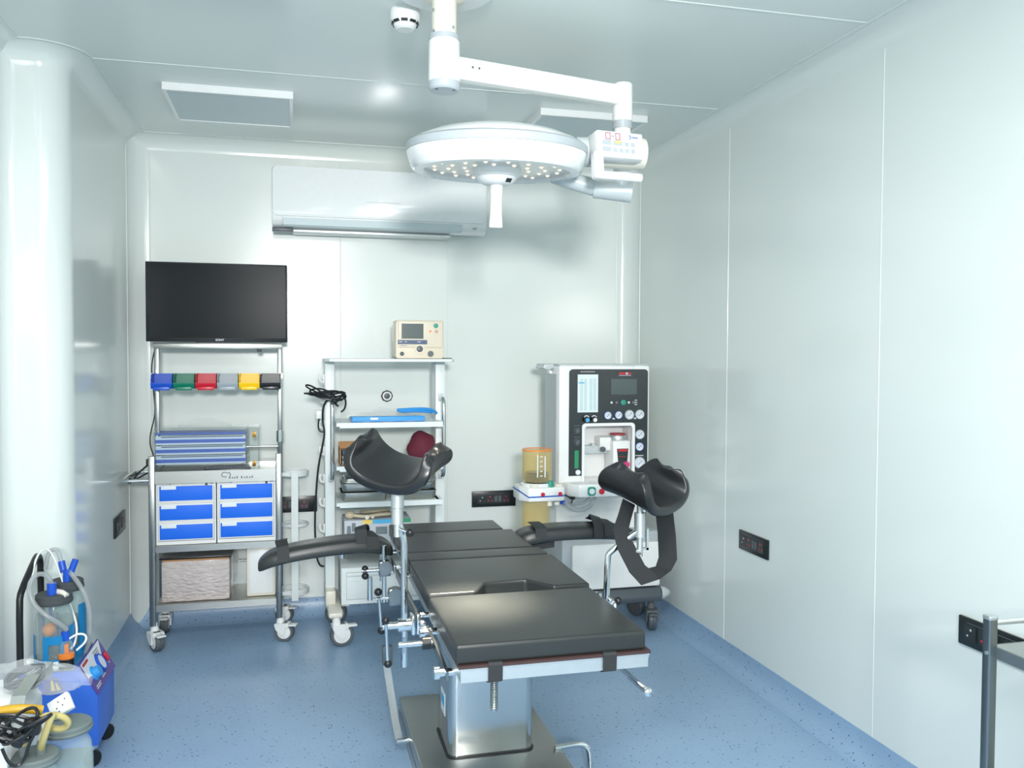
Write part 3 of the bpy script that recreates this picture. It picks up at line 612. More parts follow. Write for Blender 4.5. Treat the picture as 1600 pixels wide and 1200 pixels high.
# ---------------------------------------------------------------- white equipment rack
RK = thing('equipment_rack', 'white shelf rack on casters with chrome handles behind the operating table', 'rack', (0.48, 4.68, 0))
for x0, x1 in ((0.157, 0.208), (0.750, 0.801)):
    up_ = MB().box(x0, x1, 4.66, 4.82, 0.25, 1.462, bev=0.003).build('upright', 'rackw', RK)
    MB().box(x0-0.002, x1+0.002, 4.60, 4.84, 0.165, 0.25, bev=0.012).build('foot', 'cream', up_)
b = MB().prism([(0.176, 4.50), (0.812, 4.50), (0.830, 4.53), (0.830, 4.86), (0.150, 4.86), (0.150, 4.55)], XY, 1.462, 1.478, bev=0.003)
b.build('top_shelf', 'rackw', RK)
for z in (1.146, 0.920, 0.732, 0.492):
    b = MB().box(0.226, 0.764, 4.50, 4.86, z-0.008, z).box(0.226, 0.764, 4.498, 4.506, z-0.026, z+0.001)
    b.prism([(4.50, z), (4.50, z-0.018), (4.66, z-0.045), (4.84, z-0.045), (4.84, z)], YZ, 0.210, 0.226).prism([(4.50, z), (4.50, z-0.018), (4.66, z-0.045), (4.84, z-0.045), (4.84, z)], YZ, 0.734, 0.748)
    b.build('shelf', 'rackw', RK)
b = MB().box(0.234, 0.742, 4.52, 4.84, 0.197, 0.388, bev=0.003).box(0.234, 0.742, 4.514, 4.521, 0.197, 0.22).box(0.234, 0.742, 4.514, 4.521, 0.366, 0.388).box(0.234, 0.257, 4.514, 4.521, 0.22, 0.366).box(0.719, 0.742, 4.514, 4.521, 0.22, 0.366)
dc_ = b.build('drawer_case', 'rackw', RK)
MB().box(0.260, 0.716, 4.510, 4.52, 0.223, 0.363, bev=0.002).box(0.260, 0.716, 4.502, 4.512, 0.345, 0.362, bev=0.003).box(0.266, 0.71, 4.508, 4.512, 0.318, 0.322).build('drawer', 'rackw', dc_)
for x in (0.186, 0.776):
    MB().tube([(x, 4.655, 1.268), (x+0.004, 4.60, 1.268), (x+0.006, 4.575, 1.24), (x+0.006, 4.575, 0.87), (x+0.004, 4.60, 0.84), (x, 4.655, 0.84)], 0.0105, n=14, smooth=2).build('handle', 'chrome', RK)
    for z in (0.84, 1.268): MB().box(x-0.012, x+0.012, 4.648, 4.659, z-0.02, z+0.02, bev=0.003).build('handle_mount', 'lgrey', RK)
for z in (1.37, 1.26, 1.12, 0.98, 0.83, 0.70, 0.56, 0.43):
    MB().box(0.150, 0.158, 4.72, 4.75, z-0.025, z+0.025, bev=0.002).tube([(0.152, 4.735, z-0.02), (0.135, 4.735, z-0.015), (0.130, 4.735, z+0.015), (0.138, 4.735, z+0.02)], 0.006, n=8, smooth=1).build('cable_hook', 'white', RK)
for (x, y, a) in ((0.205, 4.46, -PI/2+0.15), (0.195, 4.86, -PI/2-0.2), (0.76, 4.46, -PI/2), (0.77, 4.86, -0.4)):
    c = caster(RK, x, y, 0.175, 0.06, 0.045, a, tyre='tyre')
MB().box(0.165, 0.235, 4.43, 4.90, 0.155, 0.18, bev=0.008).box(0.735, 0.80, 4.43, 4.90, 0.155, 0.18, bev=0.008).build('base_rail', 'cream', RK)

# cable hung on the rack
o = thing('coiled_cable', 'black cable coiled on the white rack\'s left handle and hanging down', 'cable', (0.18, 4.60, 1.25))
b = MB()
for k in range(6):
    ph = k*1.1; ry = 0.018+0.006*(k % 3)
    b.tube([(0.180+(0.070+0.012*(k % 4))*math.cos(a)-0.008*k, 4.565+0.045*math.sin(a), 1.290-(0.16+0.07*(k % 3))*(0.07+0.012*(k % 4))*math.cos(a)+ry*math.sin(a+0.9*k)+0.008*math.sin(2*a+ph)) for a in [j*PI/10+ph for j in range(20)]], 0.0048, n=6, cyc=True)
b.tube([(0.25, 4.57, 1.285), (0.262, 4.55, 1.255), (0.255, 4.55, 1.215), (0.235, 4.55, 1.20)], 0.005, n=8, smooth=2)
b.tube([(0.19, 4.565, 1.285), (0.145, 4.58, 1.24), (0.142, 4.60, 1.15), (0.155, 4.60, 1.09), (0.142, 4.60, 1.02), (0.118, 4.60, 0.90), (0.108, 4.62, 0.75), (0.102, 4.62, 0.62), (0.105, 4.62, 0.50), (0.112, 4.63, 0.42), (0.13, 4.66, 0.372), (0.148, 4.68, 0.365)], 0.0052, n=8, smooth=2)
b.build('cord', 'black', o)
MB().box(0.112, 0.147, 4.70, 4.735, 1.155, 1.20, bev=0.004).build('charger', 'white', o)
MB().tube([(0.128, 4.715, 1.155), (0.122, 4.70, 1.11), (0.13, 4.66, 1.09), (0.15, 4.61, 1.092)], 0.004, n=8, smooth=2).build('charger_lead', 'black', o)

# monitor on the top shelf
o = thing('patient_monitor', 'beige portable monitor with grey screen on the white rack\'s top shelf', 'monitor', (0.645, 4.64, 1.478))
bx0, bx1, yf = 0.522, 0.778, 4.572
MB().prism(rrect(bx0, bx1, 1.479, 1.684, 0.014, 4), XZ, yf, 4.74, bev=0.005).build('body', 'beige', o)
MB().prism(rrect(bx0+0.012, bx1-0.006, 1.538, 1.678, 0.008, 3), XZ, yf-0.010, yf+0.01, bev=0.003).build('front_bezel', 'beige', o)
MB().box(0.552, 0.668, yf-0.0125, yf-0.009, 1.585, 1.665).build('screen', 'lcd', o)
MB().box(0.532, 0.688, yf-0.0125, yf-0.009, 1.556, 1.578).build('key_strip', 'darkblue', o)
b = MB()
for x, w_ in ((0.546, 0.016), (0.575, 0.010), (0.645, 0.018)): b.box(x-w_/2, x+w_/2, yf-0.0132, yf-0.012, 1.567, 1.570)
b.build('key_print', 'inkwhite', o)
MB().box(0.545, 0.58, yf-0.0108, yf-0.0095, 1.547, 1.5495).build('name_print', 'inkblue', o)
MB().cyl((0.648, yf-0.012, 1.530), (0.648, yf+0.01, 1.530), 0.026, n=28).build('dial_boss', 'beige', o)
MB().lathe([(0.017, 0), (0.016, 0.010), (0.010, 0.012), (0, 0.011)], (0.648, yf-0.011, 1.531), (0, -1, 0), 24).build('dial', 'dgrey', o)
for x, r in ((0.555, 0.011), (0.708, 0.016)):
    MB().lathe([(r, 0), (r*0.95, 0.008), (r*0.6, 0.009), (0, 0.006)], (x, yf-0.001, 1.505), (0, -1, 0), 20).build('socket', 'dgrey', o)
MB().lathe([(0.013, 0), (0.012, 0.003), (0, 0.004)], (0.735, yf-0.010, 1.655), (0, -1, 0), 20).build('power_button', 'teal', o)
MB().lathe([(0.006, 0), (0.006, 0.003), (0, 0.003)], (0.705, yf-0.010, 1.625), (0, -1, 0), 14).build('alarm_button', 'orange', o)
MB().lathe([(0.0075, 0), (0.0075, 0.003), (0.005, 0.003), (0.005, 0)], (0.738, yf-0.010, 1.624), (0, -1, 0), 16).build('record_button', 'inkred', o)
MB().box(0.785, 0.83, 4.60, 4.66, 1.479, 1.484).build('lead_clip', 'dgrey', o)

# blue pad under film, second shelf
o = thing('wrapped_pad', 'light blue pad under clear film on the white rack\'s second shelf', 'pad', (0.49, 4.66, 1.146))
MB().prism([(4.53, 1.147), (4.80, 1.147), (4.80, 1.160), (4.53, 1.176)], YZ, 0.29, 0.672, bev=0.005).build('pad', 'padblue', o)
MB().tube([(0.55, 4.74, 1.195), (0.64, 4.70, 1.203), (0.70, 4.66, 1.205), (0.735, 4.62, 1.197), (0.745, 4.60, 1.185)], 0.0085, n=10, smooth=2).tube([(0.56, 4.73, 1.188), (0.66, 4.69, 1.193), (0.725, 4.64, 1.188)], 0.008, n=8, smooth=1).build('folded_edge', 'padblue', o)
fm = MB(); bmf = fm.bm; g = [[bmf.verts.new((0.275+0.44*i/22, 4.515+0.30*j/10, 1.1625+0.018*j/10*math.sin(PI*i/22)+0.012*math.sin(i*1.1+j)*0.35+0.024*(j/10)*math.sin(PI*i/22)-(0.012 if j == 0 else 0))) for j in range(11)] for i in range(23)]
for i in range(22):
    for j in range(10): bmf.faces.new((g[i][j], g[i+1][j], g[i+1][j+1], g[i][j+1]))
fm.build('film', 'film', o)
MB().box(0.385, 0.425, 4.526, 4.529, 1.160, 1.170).build('sticker', 'label', o)

# third shelf
o = thing('open_carton', 'open brown carton of grey packets on the white rack\'s third shelf', 'carton', (0.30, 4.64, 0.92))
MB().box(0.230, 0.40, 4.72, 4.724, 0.921, 1.03).box(0.230, 0.234, 4.54, 4.72, 0.921, 1.005).box(0.396, 0.40, 4.54, 4.72, 0.921, 0.99).box(0.230, 0.40, 4.54, 4.544, 0.921, 0.928).box(0.23, 0.40, 4.54, 4.72, 0.921, 0.924).build('carton', 'carton', o)
for k, (z, m) in enumerate(((0.926, 'boxgrey'), (0.950, 'bgrey'), (0.974, 'darkblue'))):
    MB().box(0.240, 0.390, 4.55, 4.70, z, z+0.021, bev=0.008).build('packet', m, o)
o = tag(MB().ball((0.665, 4.60, 1.003), 0.082, (0.95, 0.9, 1.03), 20).build('cloth_bundle', 'maroon'), 'maroon cloth bundle on the white rack\'s third shelf behind the left leg rest', 'cloth')
for v in o.data.vertices:
    v.co.z = max(v.co.z, 0.921); v.co += Vector((math.sin(v.co.z*60+v.co.x*35), 0, math.sin(v.co.x*70)))*0.006
    v.co.z = max(v.co.z, 0.921)
# steel trays on the fourth shelf
def steel_tray(x0, x1, y0, y1, z, h, label, lidded):
    o = thing('instrument_tray', label, 'tray', ((x0+x1)/2, (y0+y1)/2, z), 0, 'steel trays on the rack')
    cx, cy = (x0+x1)/2, (y0+y1)/2; b = bmesh.new(); rows = []
    for (sx, zz) in ((0.90, 0.0), (0.93, 0.004), (0.965, h-0.003), (1.0, h-0.003), (1.0, h), (0.955, h), (0.92, 0.006), (0.89, 0.004)):
        rows.append([b.verts.new((cx+(u-cx)*sx, cy+(v-cy)*sx, z+zz)) for u, v in rrect(x0, x1, y0, y1, 0.025, 5)])
    for A, B in zip(rows, rows[1:]):
        for k in range(len(A)): b.faces.new((A[k], A[(k+1) % len(A)], B[(k+1) % len(A)], B[k]))
    b.faces.new(rows[0][::-1]); b.faces.new(rows[-1]); bmesh.ops.recalc_face_normals(b, faces=b.faces)
    m = MB(); m._merge(b); m.build('tray_body', 'steelh', o)
    if lidded:
        l = MB(); b = bmesh.new(); rows = []
        for (sx, zz) in ((1.005, h+0.001), (1.005, h+0.006), (0.94, h+0.010), (0.86, h+0.030), (0.80, h+0.033)):
            rows.append([b.verts.new((cx+(u-cx)*sx, cy+(v-cy)*sx, z+zz)) for u, v in rrect(x0, x1, y0, y1, 0.025, 5)])
        for A, B in zip(rows, rows[1:]):
            for k in range(len(A)): b.faces.new((A[k], A[(k+1) % len(A)], B[(k+1) % len(A)], B[k]))
        b.faces.new(rows[0][::-1]); b.faces.new(rows[-1]); bmesh.ops.recalc_face_normals(b, faces=b.faces)
        l._merge(b); l.tube([(cx-0.03, cy, z+h+0.033), (cx-0.03, cy, z+h+0.047), (cx+0.03, cy, z+h+0.047), (cx+0.03, cy, z+h+0.033)], 0.003, n=8)
        l.build('tray_lid', 'steelh', o)
steel_tray(0.232, 0.478, 4.525, 4.74, 0.733, 0.045, 'lower steel tray of the film-covered stack at the shelf\'s left end', False)
steel_tray(0.236, 0.474, 4.53, 4.735, 0.779, 0.040, 'upper lidded steel tray of the film-covered stack at the shelf\'s left end', True)
steel_tray(0.500, 0.738, 4.53, 4.74, 0.733, 0.045, 'lower open steel tray of the stack at the rack shelf\'s right end', False)
steel_tray(0.535, 0.725, 4.535, 4.72, 0.779, 0.036, 'upper lidded steel tray of the stack at the rack shelf\'s right end', True)
tag(MB().prism(arc(0.36, 4.63, 0.13, 0, 2*PI, 24)[:-1], lambda u, v, d: (u, v, 0.792+d+0.05*max(0, 1-((u-0.36)**2+(v-4.63)**2)/0.02)), 0.038, 0.040).build('tray_film', 'film'), 'crumpled clear film over the lidded trays at the shelf\'s left end', 'plastic film')
tag(MB().prism(arc(0.635, 4.63, 0.115, 0, 2*PI, 24)[:-1], lambda u, v, d: (u, v, 0.788+d), 0.040, 0.042).build('tray_film', 'film'), 'clear film over the lidded tray at the shelf\'s right end', 'plastic film')
# fifth shelf
o = thing('printed_box', 'pale box with yellow, blue and green top band on the rack\'s fifth shelf', 'box', (0.41, 4.64, 0.492))
MB().box(0.252, 0.60, 4.555, 4.76, 0.493, 0.628, bev=0.002).build('box', 'boxgrey', o)
for x0, x1, m in ((0.345, 0.398, 'yellow'), (0.398, 0.505, 'cyan'), (0.505, 0.60, 'green')):
    MB().box(x0, x1, 4.5535, 4.556, 0.607, 0.6285).build('colour_band', m, o)
b = MB()
for x0, x1, z0, z1 in ((0.265, 0.285, 0.56, 0.60), (0.29, 0.31, 0.57, 0.615), (0.415, 0.475, 0.55, 0.59), (0.525, 0.58, 0.57, 0.595)): b.box(x0, x1, 4.5538, 4.555, z0, z1)
b.build('print', 'ink', o)
o = thing('cuff_hose', 'beige coiled hose with bulb end lying on the printed box', 'hose', (0.38, 4.62, 0.629))
MB().tube([(0.30, 4.585, 0.650), (0.36, 4.575, 0.642), (0.44, 4.58, 0.650), (0.50, 4.60, 0.648), (0.505, 4.66, 0.642), (0.44, 4.69, 0.642), (0.36, 4.68, 0.65), (0.34, 4.64, 0.655), (0.40, 4.60, 0.664), (0.47, 4.61, 0.67), (0.49, 4.65, 0.662)], 0.009, n=10, smooth=2).build('hose', 'hose', o)
MB().ball((0.283, 4.60, 0.652), 0.022, (1.25, 1, 1)).build('bulb', 'hose', o)
MB().cyl((0.37, 4.562, 0.640), (0.37, 4.59, 0.640), 0.011, n=14).cyl((0.40, 4.565, 0.640), (0.40, 4.58, 0.640), 0.007, n=12).build('connector', 'cream', o)

# ---------------------------------------------------------------- anaesthesia machine
AN = thing('anaesthesia_machine', 'white anaesthesia machine with black gauge panel in the far right corner', 'anaesthesia machine', (1.66, 4.55, 0))
yf = 4.39
def fr(x0, x1, z0, z1, r): return rrect(x0, x1, z0, z1, r, 6)
# shell with the alcove left open
b = MB()
b.prism([(1.372, 0.80), (1.372, 1.40), (1.405, 1.446), (1.86, 1.446), (1.893, 1.42), (1.893, 0.80)], XZ, 4.62, 4.64, bev=0.003)
b.box(1.372, 1.510, yf, 4.63, 0.79, 1.447, bev=0.012).box(1.800, 1.893, yf, 4.63, 0.79, 1.447, bev=0.012).box(1.50, 1.81, yf, 4.63, 1.128, 1.447, bev=0.012)
b.box(1.50, 1.81, 4.56, 4.63, 0.79, 1.14)
b.build('housing', 'enamel', AN)
MB().box(1.366, 1.374, 4.42, 4.63, 0.80, 1.40).build('side_panel', 'grey', AN)
MB().box(1.372, 1.89, 4.40, 4.70, 1.446, 1.453, bev=0.003).prism([(1.315, 1.43), (1.325, 1.453), (1.40, 1.455), (1.40, 1.44), (1.345, 1.42)], XZ, 4.50, 4.66, bev=0.003).build('top_tray', 'lgrey', AN)
pz0, pz1 = 0.852, 1.426
out = rrect(1.428, 1.880, pz0, pz1, 0.022, 6); 
f = MB(); f.prism([(1.428, pz0), (1.512, pz0), (1.512, 1.134), (1.796, 1.134), (1.796, pz0), (1.880, pz0)] + arc(1.86, pz1-0.02, 0.02, 0, PI/2, 5) + arc(1.448, pz1-0.02, 0.02, PI/2, PI, 5), XZ, yf-0.006, yf+0.002)
fas = f.build('fascia', 'fascia', AN)
# alcove rim
rim = [(1.500, 0.80), (1.500, 1.11)] + arc(1.520, 1.115, 0.020, PI, PI/2, 4) + arc(1.785, 1.115, 0.020, PI/2, 0, 4) + [(1.805, 0.80), (1.790, 0.80), (1.790, 1.105), (1.780, 1.118), (1.525, 1.118), (1.515, 1.105), (1.515, 0.80)]
MB().prism(rim, XZ, yf-0.012, yf+0.01, bev=0.002).build('alcove_rim', 'enamel', AN)
# flowmeter
fw_ = MB().box(1.474, 1.590, yf-0.009, yf-0.003, 1.194, 1.398).build('flowmeter', 'flow', fas)
for x in (1.495, 1.518, 1.548, 1.570):
    MB().cyl((x, yf-0.010, 1.205), (x, yf-0.010, 1.375), 0.007, n=12).build('flow_tube', 'glass', fw_)
MB().box(1.478, 1.512, yf-0.0098, yf-0.0085, 1.350, 1.356).build('scale_mark', 'cyan', fw_)
b = MB()
for k in range(8): b.box(1.490+k*0.0105, 1.4975+k*0.0105, yf-0.0075, yf-0.0055, 1.410, 1.415)
b.build('model_print', 'boxgrey', fas)
MB().box(1.710, 1.780, yf-0.008, yf-0.005, 1.397, 1.409).build('maker_badge', 'inkred', fas)
MB().cyl((1.755, yf-0.008, 1.403), (1.755, yf-0.0095, 1.403), 0.007, n=14).box(1.71, 1.78, yf-0.008, yf-0.0065, 1.391, 1.394).build('badge_print', 'boxgrey', fas)
MB().box(1.664, 1.814, yf-0.009, yf-0.005, 1.288, 1.374).build('display', 'lcd', fas)
for x, r, m in ((1.668, 0.006, 'label'), (1.697, 0.007, 'ink'), (1.737, 0.0145, 'teal'), (1.768, 0.006, 'label'), (1.795, 0.007, 'ink')):
    MB().lathe([(r, 0), (r, 0.005), (r*0.6, 0.007), (0, 0.007)], (x, yf-0.005, 1.245), (0, -1, 0), 18).build('button', m, fas)
b = MB()
for z in (1.257, 1.245, 1.233): b.box(1.803, 1.817, yf-0.0068, yf-0.0055, z-0.002, z+0.002)
b.build('button_print', 'inkwhite', fas)
for x in (1.520, 1.563):
    k_ = MB().lathe([(0.019, 0), (0.018, 0.018), (0.014, 0.026), (0, 0.026)], (x, yf-0.005, 1.158), (0, -1, 0), 24).build('flow_knob', 'black', fas)
    MB().lathe([(0.011, 0), (0.011, 0.002), (0, 0.002)], (x+0.004, yf-0.030, 1.154), (0, -1, 0), 20).build('knob_cap', 'cyan' if x < 1.54 else 'label', k_)
    MB().prism([(x+0.017*math.cos(a), 1.160+0.019*math.sin(a)) for a in [0.5+k*0.3 for k in range(8)]] + [(x+0.012*math.cos(a), 1.160+0.013*math.sin(a)) for a in [2.6-k*0.3 for k in range(8)]], XZ, yf-0.026, yf-0.02).build('knob_guard', 'label', k_)
for x, z, r, m in ((1.647, 1.176, 0.022, 'gblue'), (1.709, 1.177, 0.022, 'gblue'), (1.772, 1.178, 0.025, 'grey'), (1.832, 1.179, 0.025, 'grey'), (1.834, 1.069, 0.025, 'grey'), (1.833, 1.002, 0.024, 'gblue'), (1.834, 0.914, 0.030, 'grey')):
    g_ = MB().lathe([(r*1.08, 0), (r*1.08, 0.005), (r, 0.008), (r*0.9, 0.006), (0, 0.006)], (x, yf-0.005, z), (0, -1, 0), 32).build('gauge', m, fas)
    MB().lathe([(r*0.88, 0), (r*0.88, 0.001), (0, 0.001)], (x, yf-0.0108, z), (0, -1, 0), 28).build('dial_face', 'gface', g_)
    nd = MB().ribbon([(x-0.3*r, yf-0.0124, z-0.35*r), (x+0.45*r, yf-0.0124, z+0.4*r)], 0.003, 0.0008, (1, 0, -1))
    nd.tube([(x+0.6*r*math.cos(a), yf-0.0122, z+0.6*r*math.sin(a)) for a in [-0.6+k*0.34 for k in range(14)]], 0.0007, n=5)
    nd.build('needle', 'ink', g_)
for x, z in ((1.678, 1.158), (1.802, 1.158)):
    MB().lathe([(0.006, 0), (0.004, 0.01), (0.004, 0.018), (0, 0.018)], (x, yf-0.005, z), (0, -1, 0), 12).build('toggle', 'label', fas)
for z in (1.096, 1.034):
    MB().lathe([(0.018, 0), (0.018, 0.006), (0.015, 0.006), (0.012, 0.020), (0, 0.020)], (1.470, yf-0.005, z), (0, -1, 0), 24).build('control_knob', 'dgrey', fas)
    b = MB()
    for u in (-0.014, -0.006, 0.004, 0.013): b.box(1.470+u, 1.475+u, yf-0.0068, yf-0.0055, z+0.025, z+0.029)
    b.build('knob_print', 'ink', fas)
MB().box(1.459, 1.482, yf-0.009, yf-0.004, 0.892, 0.989).build('level_window', 'green', fas)
MB().lathe([(0.014, 0), (0.014, 0.01), (0.010, 0.013), (0, 0.013)], (1.478, yf-0.005, 0.871), (0, -1, 0), 22).build('vent_knob', 'label', fas)
MB().box(1.81, 1.856, yf-0.0068, yf-0.0055, 0.951, 0.955).build('gauge_print', 'inkwhite', fas)
# vaporiser rail and vaporiser inside the alcove
MB().box(1.52, 1.74, 4.50, 4.56, 0.955, 1.000, bev=0.004).cyl((1.53, 4.49, 1.003), (1.53, 4.53, 1.003), 0.010, n=14).cyl((1.605, 4.49, 1.003), (1.605, 4.53, 1.003), 0.010, n=14).build('back_bar', 'lgrey', AN)
v = MB().box(1.632, 1.725, 4.46, 4.56, 0.975, 1.05, bev=0.006).box(1.690, 1.795, 4.41, 4.55, 0.800, 1.035, bev=0.012).build('vaporiser', 'white', AN)
MB().lathe([(0.05, 0), (0.052, 0.012), (0.047, 0.024), (0.04, 0.028)], (1.742, 4.48, 1.035), n=32).build('dial', 'frost', v)
MB().lathe([(0.043, 0), (0.043, 0.006), (0.038, 0.006), (0, 0.006)], (1.742, 4.48, 1.063), n=32).build('dial_ring', 'inkred', v)
MB().prism([(1.712, 0.99), (1.778, 0.99), (1.770, 0.895), (1.722, 0.895)], XZ, 4.407, 4.412).build('vaporiser_label', 'fascia', v)
MB().box(1.718, 1.772, 4.405, 4.4085, 0.975, 0.988).box(1.722, 1.76, 4.4055, 4.4085, 0.945, 0.948).build('label_print', 'inkred', v)
MB().cyl((1.762, 4.385, 0.905), (1.762, 4.42, 0.905), 0.016, n=18).cyl((1.762, 4.38, 0.905), (1.762, 4.40, 0.89), 0.010, n=12).build('filler_cap', 'pink', v)
MB().box(1.755, 1.776, 4.4055, 4.411, 0.860, 0.872).build('filler_tag', 'pink', v)
MB().lathe([(0.014, 0), (0.014, 0.02), (0, 0.022)], (1.645, 4.46, 0.985), (0, -1, 0), 16).build('lock_lever', 'dgrey', v)
# ledge
ld = MB().prism([(1.388, 4.40), (1.405, 4.33), (1.45, 4.27), (1.88, 4.27), (1.893, 4.30), (1.893, 4.60), (1.388, 4.60)], XY, 0.752, 0.822, bev=0.008).build('ledge', 'enamel', AN)
MB().prism(fr(1.495, 1.538, 0.762, 0.808, 0.012), XZ, 4.262, 4.272).build('button_bezel', 'teal', ld)
MB().lathe([(0.015, 0), (0.015, 0.008), (0, 0.009)], (1.516, 4.264, 0.785), (0, -1, 0), 20).build('flush_button', 'label', ld)
MB().lathe([(0.015, 0), (0.015, 0.008), (0, 0.009)], (1.573, 4.270, 0.782), (0, -1, 0), 20).build('power_switch', 'red', ld)
# column, lower cabinet, base
MB().box(1.385, 1.91, 4.47, 4.64, 0.20, 0.79, bev=0.006).build('rear_column', 'enamel', AN)
cab = MB().box(1.383, 1.935, 4.355, 4.62, 0.240, 0.540, bev=0.006).build('cabinet', 'grey', AN)
dr = MB().prism(fr(1.432, 1.936, 0.244, 0.486, 0.012), XZ, 4.325, 4.36, bev=0.004).build('cabinet_front', 'white', cab)
MB().prism([(4.300, 0.190), (4.325, 0.235), (4.66, 0.235), (4.66, 0.165), (4.31, 0.160)], YZ, 1.365, 1.945, bev=0.008).build('base', 'dgrey', AN)
for x, sgn in ((1.945, 1), (1.365, -1)):
    MB().lathe([(0.036, 0), (0.034, 0.02), (0.020, 0.048), (0.006, 0.06), (0, 0.06)], (x, 4.345, 0.198), (sgn, 0, 0), 24).build('bumper', 'lgrey', AN)
for (x, y, a) in ((1.90, 4.36, -0.25), (1.42, 4.36, 0.5), (1.90, 4.62, 0.4), (1.42, 4.62, 0)):
    caster(AN, x, y, 0.166, 0.058, 0.05, a+PI, body='tyre', hub='tyre', tyre='dgrey')
# breathing unit on the left
bc = (1.232, 4.32)
ab = MB().prism([(1.128, 4.30), (1.165, 4.235), (1.352, 4.235), (1.365, 4.25), (1.365, 4.38), (1.40, 4.40), (1.40, 4.45), (1.128, 4.42)], XY, 0.745, 0.818, bev=0.008).build('breathing_block', 'white', AN)
st = MB(); pth = [(1.1275, 4.42, 0.797), (1.1275, 4.30, 0.797), (1.165, 4.2345, 0.770), (1.352, 4.2345, 0.773), (1.3655, 4.25, 0.774)]
st.ribbon(pth, 0.007, 0.0012, (0, 0, 1)); st.build('blue_stripe', 'stripe', ab)
MB().lathe([(0.078, 0), (0.078, 0.155), (0.074, 0.166), (0.0, 0.168), (0, 0.163), (0.072, 0.161), (0.075, 0.153), (0.075, 0)], (bc[0], bc[1], 0.842), n=36).build('bellows_dome', 'amber', ab)
MB().lathe([(0.0795, 0), (0.0795, 0.004), (0.076, 0.006), (0.072, 0.004), (0.072, 0)], (bc[0], bc[1], 1.004), n=36).build('dome_rim', 'orange', ab)
bl = [(0, 0)]
for k in range(5): bl += [(0.066, 0.002+k*0.011), (0.056, 0.0075+k*0.011)]
MB().lathe(bl + [(0.060, 0.058), (0, 0.06)], (bc[0], bc[1], 0.832), n=32).build('bellows', 'black', ab)
MB().lathe([(0.085, 0), (0.085, 0.012), (0.08, 0.018), (0, 0.018)], (bc[0], bc[1], 0.818), n=32).build('dome_base', 'white', ab)
b = MB()
for x in (-0.022, 0.018): b.box(bc[0]+x, bc[0]+x+0.006, bc[1]-0.079, bc[1]-0.0765, 0.87, 0.98)
for k in range(5): b.box(bc[0]-0.006, bc[0]+0.008, bc[1]-0.0795, bc[1]-0.0775, 0.875+k*0.025, 0.880+k*0.025)
b.build('volume_scale', 'inkwhite', ab)
MB().cyl((1.285, 4.262, 0.815), (1.285, 4.262, 0.848), 0.022, 0.018, n=20).build('oxygen_cell', 'teal', ab)
MB().cyl((1.205, 4.262, 0.818), (1.205, 4.262, 0.832), 0.030, n=24).build('valve_cap', 'cream', ab)
MB().cyl((1.335, 4.27, 0.818), (1.335, 4.27, 0.832), 0.024, n=24).build('valve_cap', 'cream', ab)
for x in (1.237, 1.330):
    MB().lathe([(0.004, 0), (0.004, 0.008), (0.010, 0.010), (0.0105, 0.018), (0.006, 0.024), (0, 0.025)], (x, 4.236, 0.785), (0, -1, 0), 18).build('red_knob', 'red', ab)
MB().lathe([(0.070, 0), (0.072, 0.008), (0.072, 0.205), (0.067, 0.205), (0.067, 0.006), (0, 0.004), (0, 0)], (1.225, 4.315, 0.538), n=36).build('absorber_canister', 'amber', ab)
MB().cyl((1.285, 4.27, 0.738), (1.285, 4.262, 0.715), 0.014, n=14).cyl((1.325, 4.27, 0.738), (1.325, 4.27, 0.722), 0.016, n=14).build('hose_port', 'cream', ab)
MB().cyl((1.362, 4.28, 0.742), (1.362, 4.28, 0.722), 0.014, n=14).build('drain_port', 'bblue', ab)
MB().tube([(1.362, 4.275, 0.735), (1.40, 4.28, 0.70), (1.45, 4.29, 0.680), (1.51, 4.30, 0.690), (1.55, 4.31, 0.73), (1.56, 4.34, 0.755)], 0.012, n=12, smooth=2).tube([(1.37, 4.30, 0.72), (1.42, 4.31, 0.712), (1.48, 4.32, 0.712), (1.53, 4.32, 0.74)], 0.010, n=10, smooth=2).build('corrugated_hose', 'tube', AN)
MB().tube([(1.392, 4.36, 0.76), (1.415, 4.30, 0.745), (1.425, 4.29, 0.755), (1.418, 4.29, 0.735), (1.41, 4.29, 0.722)], 0.004, n=8, smooth=1).box(1.41, 1.435, 4.295, 4.315, 0.740, 0.754).build('sensor_lead', 'black', AN)

# ---------------------------------------------------------------- operating table
OT = thing('operating_table', 'black-cushioned steel operating table with leg rests in the middle of the room', 'operating table', (0.665, 2.95, 0))
bp = MB().box(0.410, 0.922, 2.68, 3.49, 0.0, 0.045).box(0.412, 0.920, 2.682, 3.488, 0.045, 0.098, bev=0.006).build('base', 'steelh', OT)
MB().box(0.545, 0.64, 2.74, 2.79, 0.0985, 0.0992).build('base_sticker', 'label', bp)
MB().box(0.555, 0.59, 2.755, 2.757, 0.099, 0.0996).box(0.595, 0.63, 2.765, 2.767, 0.099, 0.0996).build('sticker_print', 'ink', bp)
cl_ = MB().prism(rrect(0.515, 0.820, 2.90, 3.16, 0.03, 5), XY, 0.098, 0.63).build('column', 'steelc', OT)
MB().prism(rrect(0.509, 0.826, 2.894, 3.166, 0.034, 5), XY, 0.097, 0.103).build('column_seal', 'black', cl_)
MB().box(0.5138, 0.5152, 2.98, 3.06, 0.215, 0.295).build('column_label', 'label', cl_)
MB().box(0.5132, 0.514, 2.99, 3.05, 0.245, 0.28).build('label_panel', 'cyan', cl_)
MB().box(0.46, 0.88, 2.62, 3.55, 0.615, 0.668, bev=0.004).build('subframe', 'steelh', OT)
